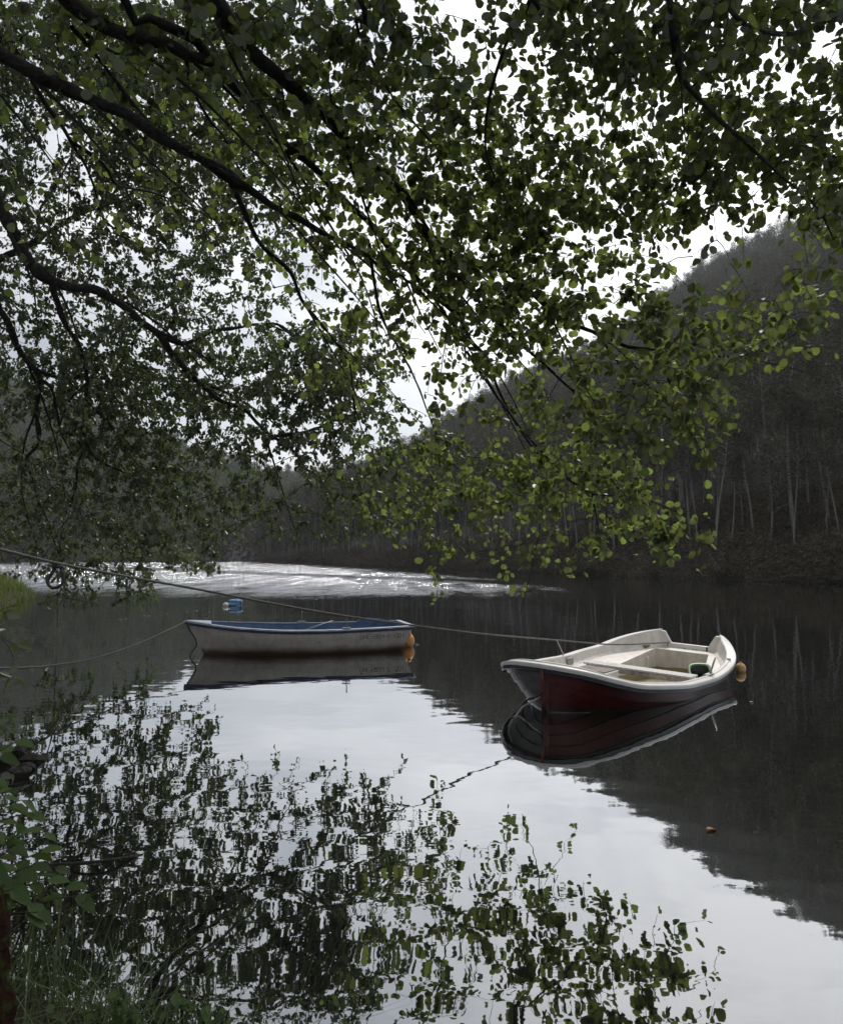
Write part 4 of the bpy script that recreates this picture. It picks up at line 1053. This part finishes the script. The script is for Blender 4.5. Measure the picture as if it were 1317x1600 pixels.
# green-rimmed tub standing in the red boat
tub = empty('plastic_tub', RBM @ Vector(RT((1.38, .60, .0)))); tc_ = Vector((-tub.location.x, -tub.location.y, 0)).normalized()
tub.rotation_euler = (Matrix.Rotation(R(30), 3, Vector((0, 0, 1)).cross(tc_)) @ Matrix.Rotation(RB_ROT + R(25), 3, 'Z')).to_euler()
tub.scale = (.82, .82, .82); tag(tub, 'black plastic tub with a bright green rim standing inside the red boat', 'tub')
MAT['tub'] = simple('black_tub', (0.008, 0.008, 0.009), (0.02, 0.02, 0.022), 10, 0.4); MAT['tub_green'] = simple('green_tub_rim', (0.07, 0.17, 0.05), (0.12, 0.25, 0.07), 10, 0.45)
def superring(a, b, z, n=28, e=0.6): return [(a * np.sign(math.cos(t)) * abs(math.cos(t)) ** e, b * np.sign(math.sin(t)) * abs(math.sin(t)) ** e, z) for t in [2 * math.pi * i / n for i in range(n)]]
mb = MB(); loft(mb, [superring(.13, .10, 0), superring(.165, .135, .26), superring(.155, .125, .26), superring(.12, .09, .02)], 0, True); mb.add(superring(.12, .09, .02), [list(range(28))]); mb.add(superring(.13, .10, 0), [list(range(28))[::-1]])
mb.build('body', MAT['tub'], tub, smooth=True)
mb = MB(); loft(mb, [superring(.17, .14, .25), superring(.19, .16, .255), superring(.19, .16, .275), superring(.153, .123, .275), superring(.150, .12, .255)], 0, True); mb.build('rim', MAT['tub_green'], tub, smooth=True)
mb = MB(); mb.tube([(.06, -.14, .27), (.02, -.13, .10), (-.02, -.105, -.02)], .005, 6); mb.build('handle', MAT['rope_pale'], tub)

# ------------------------------------------------------------------ floats, ropes, small things
MAT['orange'] = simple('orange_float', (0.55, 0.20, 0.05), (0.75, 0.40, 0.13), 7, 0.5, 0.3, 0.01)
MAT['orange2'] = simple('faded_orange_float', (0.50, 0.30, 0.10), (0.68, 0.48, 0.20), 7, 0.6, 0.3, 0.01)
MAT['blue'] = simple('blue_plastic', (0.10, 0.24, 0.45), (0.19, 0.36, 0.58), 10, 0.4); MAT['bluedark'] = simple('dark_blue_plastic', (0.02, 0.05, 0.10), (0.03, 0.07, 0.14), 10, 0.4)
MAT['buoyw'] = simple('dirty_white_buoy', (0.50, 0.45, 0.38), (0.75, 0.72, 0.66), 12, 0.5)
def buoy(p, r, mat, label, grooves=0.03):
    root = empty('mooring_buoy', p); tag(root, label, 'buoy')
    mb = MB(); mb.sphere((0, 0, 0), (r, r, r * 1.06), 28, 16, 0, lambda th, ph: 1 - grooves * abs(math.sin(ph * 3)) ** 6 - (0.06 if abs(th - 1.57) < .12 else 0))
    mb.build('float', mat, root, smooth=True)
    mb = MB(); mb.tube([(0, 0, r * .9), (0, 0, r * 1.25)], r * .22, 8); mb.build('eye', mat, root, smooth=True)
p = wl(634, 1010); buoy((p[0], p[1], .085), .145, MAT['orange'], 'orange round buoy floating behind the stern of the white boat')
bpy.data.objects['mooring_buoy'].rotation_euler = (R(30), R(25), 0)
p = wl(1158, 1052); b2 = (p[0] + .03, p[1] + .1, .045); buoy(b2, .068, MAT['orange2'], 'small faded orange buoy floating behind the stern of the red boat')
# blue can float with its white buoy
p = wl(368, 946.5); can = empty('floating_can', (p[0], p[1], .0), R(-24)); tag(can, 'blue plastic jerrycan lying on the water as a mooring float', 'jerrycan')
cw, cd, ch_ = .34, .24, .22
mb = MB(); mb.box((0, 0, .075), (cw, cd, ch_)); mb.build('body', MAT['blue'], can, bevel=.035)
mb = MB(); mb.box((cw / 2 + .004, 0, .12), (.02, .20, .02)); mb.box((cw / 2 + .004, 0, .05), (.02, .20, .02)); mb.box((cw / 2 + .004, .04, .085), (.02, .02, .15)); mb.build('ribs', MAT['bluedark'], can, bevel=.005)
for k in (-.06, .06):
    mb = MB(); mb.box((.0, -cd / 2 - .003, .075 + k), (cw * .8, .012, .02)); mb.build('side_rib', MAT['bluedark'], can, bevel=.004)
mb = MB(); mb.tube([(cw / 2, .02, .12), (cw / 2 + .07, .02, .13)], .028, 12); mb.build('cap', MAT['blue'], can, smooth=True)
mb = MB(); mb.tube([(.02, 0, .185), (.03, 0, .215), (.12, 0, .215), (.13, 0, .185)], .012, 8); mb.build('handle', MAT['blue'], can, smooth=True)
p = wl(352.5, 947.5); root = empty('white_float', (p[0], p[1], .02), R(10)); tag(root, 'small dirty white pear-shaped float beside the blue jerrycan', 'float')
mb = MB(); mb.sphere((0, 0, .02), (.105, .07, .075), 18, 12, 0, lambda th, ph: 1 - .25 * max(0, -math.cos(ph)) * abs(math.sin(th))); mb.build('body', MAT['buoyw'], root, smooth=True)
mb = MB(); mb.tube([(.09, 0, .03), (.13, 0, .03)], .028, 10); mb.build('collar', MAT['bluedark'], root, smooth=True)

def rope(pts, r, mat, label, name='mooring_rope', n=8, cat='rope'):
    P = smooth_poly(np.array(pts, float), .08)
    # laid strands: a slight spiral swelling
    mb = MB(); mb.tube(P, r * (1 + 0.10 * np.sin(np.arange(len(P)) * 2.1)), n); o = mb.build(name, mat, None, smooth=True); tag(o, label, cat); return o
W_ = lambda m, p: np.array(m @ Vector(p))
cle = W_(RBM, RT((.09, -.28, .30)))
rope([px(-260, 800, 3.2), px(-120, 830, 3.6), px(0, 858, 4.1), px(90, 880, 4.45), px(200, 901, 4.9), px(300, 919, 5.4), px(470, 951, 6.3), px(560, 965.5, 6.8), px(640, 976.5, 7.3), px(750, 990, 8.0), px(868, 1000, 8.8), px(960, 1007, 9.4), cle], .0085, MAT['rope'], 'long grey mooring line crossing from upper left over to the red boat stern')
k = px(90, 881, 4.45); lp = [k + [0, 0, 0.01], k + [-.03, .01, -.05], k + [-.055, .0, -.10], k + [-.02, -.01, -.14], k + [.03, 0, -.12], k + [.03, .01, -.06], k + [.0, .015, 0.0], k + [.03, .0, -.02], k + [-.02, -.01, -.01]]
rope(lp, .010, MAT['rope_dark'], 'dark rope loop knotted on the long mooring line among the hanging leaves', 'rope_loop')
mb = MB(); a = px(870, 1000.5, 8.8); b = W_(RBM, RT((1.9, -.90, rzs(1.9) + .01)))
rope([a, (a + b) / 2, b], .007, MAT['rope_pale'], 'short pale tie from the long line down to the far rim of the red boat', 'rope_tie')
bw = W_(WBM, (3.40, 0, .52))
rope([px(-200, 1040, 6.0), px(-60, 1043, 6.6), px(20, 1043.5, 7.3), px(80, 1040, 8.0), px(150, 1028, 8.9), px(215, 1006, 10.0), px(260, 986, 10.8), bw], .010, MAT['rope'], 'sagging mooring rope from the left bank to the bow of the white boat')
rope([W_(WBM, (3.42, .02, .50)), W_(WBM, (3.38, .10, .40)), W_(WBM, (3.28, .16, .24)), W_(WBM, (3.27, .20, .15)), W_(WBM, (3.34, .24, .05)), W_(WBM, (3.38, .26, -.1))], .011, MAT['rope_dark'], 'dark rope hanging from the white boat bow into the water', 'bow_rope')
q = lambda x, y, z: W_(RBM, RT((x, y, z)))
rope([q(4.03, -.02, .17), q(4.06, -.10, .10), q(4.05, -.2, .04), wl(806, 1118, .0), wl(790, 1131, -.02)], .009, MAT['rope_pale'], 'pale rope trailing from the red boat bow into the water', 'bow_rope')
rope([q(4.04, .02, .24), q(4.05, -.03, .17), q(4.0, -.12, .13), q(3.98, -.2, .09), q(4.06, -.27, -.05)], .010, MAT['rope_dark'], 'dark rope knotted under the bow of the red boat', 'bow_rope')

# floating leaf and specks
MAT['deadleaf'] = leaf_mat('dead_leaf', (0.25, 0.10, 0.04), (0.05, 0.02, 0.01), 0.1); MAT['fleck'] = simple('pale_fleck', (0.5, 0.5, 0.48), (0.7, 0.7, 0.68), 9, 0.6)
def fleck(x, y, s, mat, label, cat, name, group=None):
    p = wl(x, y); V, Fs = leaf_batch(np.array([[0, 0, 0.0]]), np.array([[1.0, .3, .05]]), np.array([[0, 0.1, 1.0]]), np.array([s]), .7, .25)
    o = obj(name, mesh(name, V, Fs, mat), None, (p[0], p[1], .008)); sm_ = o.modifiers.new('thick', 'SOLIDIFY'); sm_.thickness = .003; tag(o, label, cat, group); return o
fleck(1103, 1299, .06, MAT['deadleaf'], 'single brown dead leaf floating on the dark water below the red boat', 'leaf', 'floating_leaf')
for x, y, s in ((185, 968, .10), (195, 967, .07), (224, 963, .07), (230, 962.5, .08), (258, 959, .10), (288, 956, .11), (306, 954.5, .06), (325, 957, .05), (649, 1007.5, .06), (1171, 1098, .04), (1165, 1387, .03)):
    fleck(x, y, s, MAT['fleck'], 'pale fleck of debris drifting on the calm water', 'debris', 'floating_fleck', 'pale flecks drifting on the water')

# rocks at the left water edge
MAT['wetrock'] = simple('wet_rock', (0.006, 0.006, 0.005), (0.022, 0.021, 0.018), 9, 0.7, 0.8, 0.03, 0.12)
rk = [(25, 1178, .115, 'dark wet stone, uppermost of the pile at the left water edge'), (52, 1190, .10, 'dark wet stone at the right end of the pile at the left water edge'), (28, 1215, .12, 'dark wet stone in front of the pile at the left water edge'),
      (8, 1196, .10, 'dark wet stone at the left end of the pile, half out of view'), (42, 1203, .075, 'small dark stone wedged in the middle of the pile')]
for i, (x, y, r, lb) in enumerate(rk):
    p = wl(x, y); g = np.random.default_rng(60 + i); ph = g.uniform(0, 6, 6)
    bm = bmesh.new()
    for _ in range(26):
        v_ = g.normal(0, 1, 3); v_ /= np.linalg.norm(v_); k_ = g.uniform(.8, 1.1); bm.verts.new((v_[0] * r * k_, v_[1] * r * .8 * k_, v_[2] * r * .62 * k_))
    bmesh.ops.convex_hull(bm, input=bm.verts[:]); bmesh.ops.subdivide_edges(bm, edges=bm.edges[:], cuts=3, use_grid_fill=True)
    for v_ in bm.verts: v_.co += Vector(g.normal(0, r * .012, 3))
    me_ = bpy.data.meshes.new('shore_rock'); bm.to_mesh(me_); bm.free(); me_.materials.append(MAT['wetrock'])
    o = obj('shore_rock', me_, None, (p[0], p[1], r * .05)); o.rotation_euler = (0, 0, ph[4]); tag(o, lb, 'rock', 'stones at the left water edge')

# broad-leaved plant at the left edge, mossy post, sprigs
MAT['stem'] = simple('green_stem', (0.03, 0.04, 0.018), (0.06, 0.07, 0.03), 20, 0.6)
def plant(name, base, stems, leafsize, label, cat, mat, per=5, asp=0.62, leafz=0.0):
    root = empty(name, base); g = np.random.default_rng(int(abs(base[0] * 1000)) + 5); tl, C, D = [], [], []
    for tip in stems:
        tip = np.array(tip) - np.array(base); m = tip * .5 + np.array([0, 0, abs(tip[2]) * .25 + .02])
        s = np.linspace(0, 1, 9)[:, None]; P = 2 * s * (1 - s) * m + s * s * tip; tl.append((P, np.linspace(.0045, .0018, 9)))
        for i in range(per):
            f = 1 - i / per * .55 + g.uniform(-.03, .03); f = min(1, f); q = 2 * f * (1 - f) * m + f * f * tip
            a = g.uniform(0, 6.28) if i else math.atan2(tip[1], tip[0]); C.append(q); D.append((math.cos(a), math.sin(a), g.uniform(-.5, .2)))
    C, D = np.array(C), np.array(D); Nn = unit(g.normal(0, .35, C.shape) + np.array([0, -.35, 1.0]))
    V, Fs = leaf_batch(C, D, Nn, np.clip(g.normal(leafsize, leafsize * .25, len(C)), leafsize * .5, leafsize * 1.5), asp, .22, 'oval')
    obj('stem', tubes_mesh('stem', tl, 5, MAT['stem']), root); obj('foliage', mesh('foliage', V, Fs, mat), root); tag(root, label, cat); return root
bx_, by_ = -1.62, 2.55
g = np.random.default_rng(5)
st = [px(x, y, d) for x, y, d in ((10, 1262, 2.5), (35, 1300, 2.55), (15, 1330, 2.4), (50, 1352, 2.5), (75, 1375, 2.45), (105, 1388, 2.5), (120, 1400, 2.4), (45, 1412, 2.35), (65, 1330, 2.6), (20, 1390, 2.3), (90, 1355, 2.55), (-10, 1300, 2.4), (-20, 1360, 2.3), (5, 1240, 2.6), (60, 1425, 2.3), (30, 1370, 2.4))]
plant('broadleaf_plant', (bx_, by_, bz(bx_, by_) - .01), st, .085, 'green broad-leaved plant leaning over the water at the lower left edge', 'plant', MAT['plant'], 5, .62)
st = [px(x, y, d) for x, y, d in ((6, 1120, 3.0), (22, 1160, 3.0), (-6, 1140, 2.9), (14, 1235, 2.85), (34, 1250, 2.8), (48, 1270, 2.8), (2, 1180, 2.9), (70, 1300, 2.75), (-8, 1220, 2.8), (26, 1290, 2.7))]
plant('broadleaf_plant', (-2.05, 3.0, bz(-2.05, 3.0) - .01), st, .07, 'green broad-leaved plant behind the first one, just in front of the dark stones', 'plant', MAT['plant'], 5, .6)
def branchy(name, base, pts, leafsize, nleaf, label, cat, seed, mat, twr=.004):
    root = empty(name, base); g = np.random.default_rng(seed); tl, C, D = [], [], []; b0 = np.array(base)
    for line in pts:
        P = smooth_poly(np.vstack([[0, 0, 0], [np.array(p) - b0 for p in line]]), .05); tl.append((P, np.linspace(twr, .0012, len(P))))
        m = len(P); k0 = int(m * .45)
        for _ in range(nleaf):
            i = g.integers(k0, m); C.append(P[i] + g.normal(0, .012, 3)); D.append(unit(g.normal(0, 1, 3) + np.array([0.2, 0, -.6])))
    C, D = np.array(C), np.array(D); Nn = unit(g.normal(0, 1, C.shape) + np.array([0, -.3, .5]))
    V, Fs = leaf_batch(C, D, Nn, np.clip(g.normal(leafsize, .012, len(C)), .02, .1), .75, .2, 'oval')
    obj('stem', tubes_mesh('stem', tl, 5, MAT['bark']), root); obj('foliage', mesh('foliage', V, Fs, mat), root); tag(root, label, cat)
bb = (-2.9, 3.3, bz(-2.9, 3.3))
branchy('leafy_shrub', bb, [[px(-120, 960, 3.5), px(-40, 970, 3.6), px(10, 950, 3.7), px(30, 946, 3.7)], [px(-110, 1000, 3.5), px(-20, 985, 3.55), px(10, 1000, 3.6), px(28, 1010, 3.6)],
                            [px(-110, 1010, 3.5), px(-20, 990, 3.5), px(14, 1010, 3.5), px(22, 1040, 3.5), px(12, 1065, 3.5), px(6, 1085, 3.5)], [px(-110, 1050, 3.4), px(-30, 1048, 3.4), px(15, 1060, 3.4), px(24, 1070, 3.4)],
                            [px(-120, 1120, 3.3), px(-40, 1130, 3.3), px(4, 1140, 3.3)], [px(-120, 1180, 3.2), px(-40, 1190, 3.2), px(8, 1210, 3.2)], [px(-100, 1220, 3.1), px(-30, 1230, 3.1), px(10, 1250, 3.1)]],
        .058, 17, 'shrub with dark sprigs reaching in from the left edge above the stones', 'shrub', 9, MAT['small_leaf'])
# mossy post
MAT['moss'] = M('mossy_wood'); _m = MAT['moss']; _n = _m.noise(38, 6); MAT['moss'] = _m.pbr(_m.ramp(_n, [(0.35, (0.020, 0.009, 0.006)), (0.52, (0.030, 0.015, 0.009)), (0.62, (0.035, 0.040, 0.012))]), 0.95, _n, 1.0, 0.02, 0.1)
def stump():
    a, b = px(-14, 1560, 1.75), px(-12, 1392, 1.80); mb = MB(); P = [lin(a, b, t) for t in np.linspace(-.3, 1, 10)]
    g = np.random.default_rng(2); rr = np.array([.034 + .006 * math.sin(i * 1.3) + (.01 if i < 3 else 0) for i in range(10)]); rr[-1] *= .6
    V, Fq = tube_arrays(np.array(P), rr, 16); V = V + g.normal(0, .0035, V.shape); mb.add(V, [list(q_) for q_ in Fq] + [[len(V) - 16 + i for i in range(16)]])
    o = mb.build('mossy_post', MAT['moss'], None, smooth=True); tag(o, 'reddish mossy wooden post at the very left edge beside the broad-leaved plant', 'post')
stump()
# tall grass stems and ground ivy at the bottom edge
g = np.random.default_rng(12); B = []
for x, y in [(30, 1560), (60, 1575), (95, 1590), (60, 1600), (20, 1590), (85, 1560), (115, 1600), (130, 1610), (45, 1540)]:
    for _ in range(5):
        p = wl(x + g.uniform(-15, 15), y + g.uniform(-10, 15), .12); B.append([p[0], p[1], max(bz(p[0], p[1]), 0) - .02])
V, Fs = blades(np.array(B), .22, .48, .0035, g, .55); o = obj('tall_grass', mesh('tall_grass', V, Fs, MAT['grass'])); tag(o, 'long arching grass blades standing over the water at the lower left', 'grass', kind='stuff')
iv = [(150, 1590), (185, 1575), (240, 1580), (262, 1570), (285, 1575), (315, 1580), (345, 1590), (205, 1600), (90, 1600)]
lab = ['young bright sprig, furthest left of the row at the bottom edge', 'sprig with toothed leaves at the bottom edge, right of the tall grass', 'yellow-green sprig rising at the bottom edge', 'taller yellow-green sprig at the bottom edge', 'pale sprig with a bare stem at the bottom edge',
       'small sprig near the dark reflections at the bottom edge', 'last sprig on the right of the row at the bottom edge', 'low round-leaved sprig at the bottom edge', 'leafy sprig in the grass near the lower left corner']
for (x, y), lb in zip(iv, lab):
    tp = [px(x + g.uniform(-14, 14), y + g.uniform(-20, 12), 2.02 + g.uniform(-.08, .08)) for _ in range(4)]; b_ = wl(x, 1660, .05)
    plant('ground_sprig', (float(b_[0]), float(b_[1]), min(bz(b_[0], b_[1]), .1) - .03), tp, .027, lb, 'plant', MAT['plant'], 4, .75)

# fallen branch half under water
a = [wl(60, 1352, .0), wl(110, 1350, .02), wl(165, 1345, .03), wl(215, 1338, .0)]
mb = MB(); mb.tube(smooth_poly(np.array(a), .05), .008, 7); o = mb.build('sunken_branch', MAT['bark'], None, smooth=True); tag(o, 'thin dead branch lying on the water below the broad-leaved plant', 'branch')
# bleached dead branches along the foot of the right bank
g = np.random.default_rng(44)
for i in range(16):
    u_ = g.uniform(1.3, 6.5); P0 = RH.at(np.array([u_]), np.array([.012]))[0]; P0[2] -= .3; az = g.uniform(0, 6.28); ln = g.uniform(1.2, 3.2)
    e1 = np.array([math.cos(az) * ln, math.sin(az) * ln * .4, g.uniform(.3, 1.6)])
    mb = MB(); mb.tube(smooth_poly(np.array([[0, 0, 0], e1 * .5 + g.normal(0, .12, 3), e1]), .3), .035, 6)
    for _ in range(3): q_ = e1 * g.uniform(.3, .9); mb.tube([q_, q_ + g.normal(0, .35, 3)], .016, 5)
    o = mb.build('dead_branch', MAT['pale_bark'], None, smooth=True, loc=tuple(P0)); tag(o, 'bleached dead branch lying in the brush at the foot of the right bank', 'branch', 'dead branches along the foot of the right bank')
HAZE = 1
if HAZE:
    mb = MB(); mb.box((0, 430, 110), (1500, 1100, 224)); hz = mb.build('haze', [])
    vm = bpy.data.materials.new('haze'); vm.use_nodes = True; t = vm.node_tree; t.nodes.clear(); o_ = t.nodes.new('ShaderNodeOutputMaterial'); v = t.nodes.new('ShaderNodeVolumePrincipled')
    v.inputs['Density'].default_value = 0.00027; v.inputs['Color'].default_value = (0.9, 0.94, 1, 1); v.inputs['Anisotropy'].default_value = 0.3
    t.links.new(v.outputs[0], o_.inputs['Volume']); hz.data.materials.append(vm); tag(hz, 'thin pale haze over the far hills', 'haze', kind='stuff')
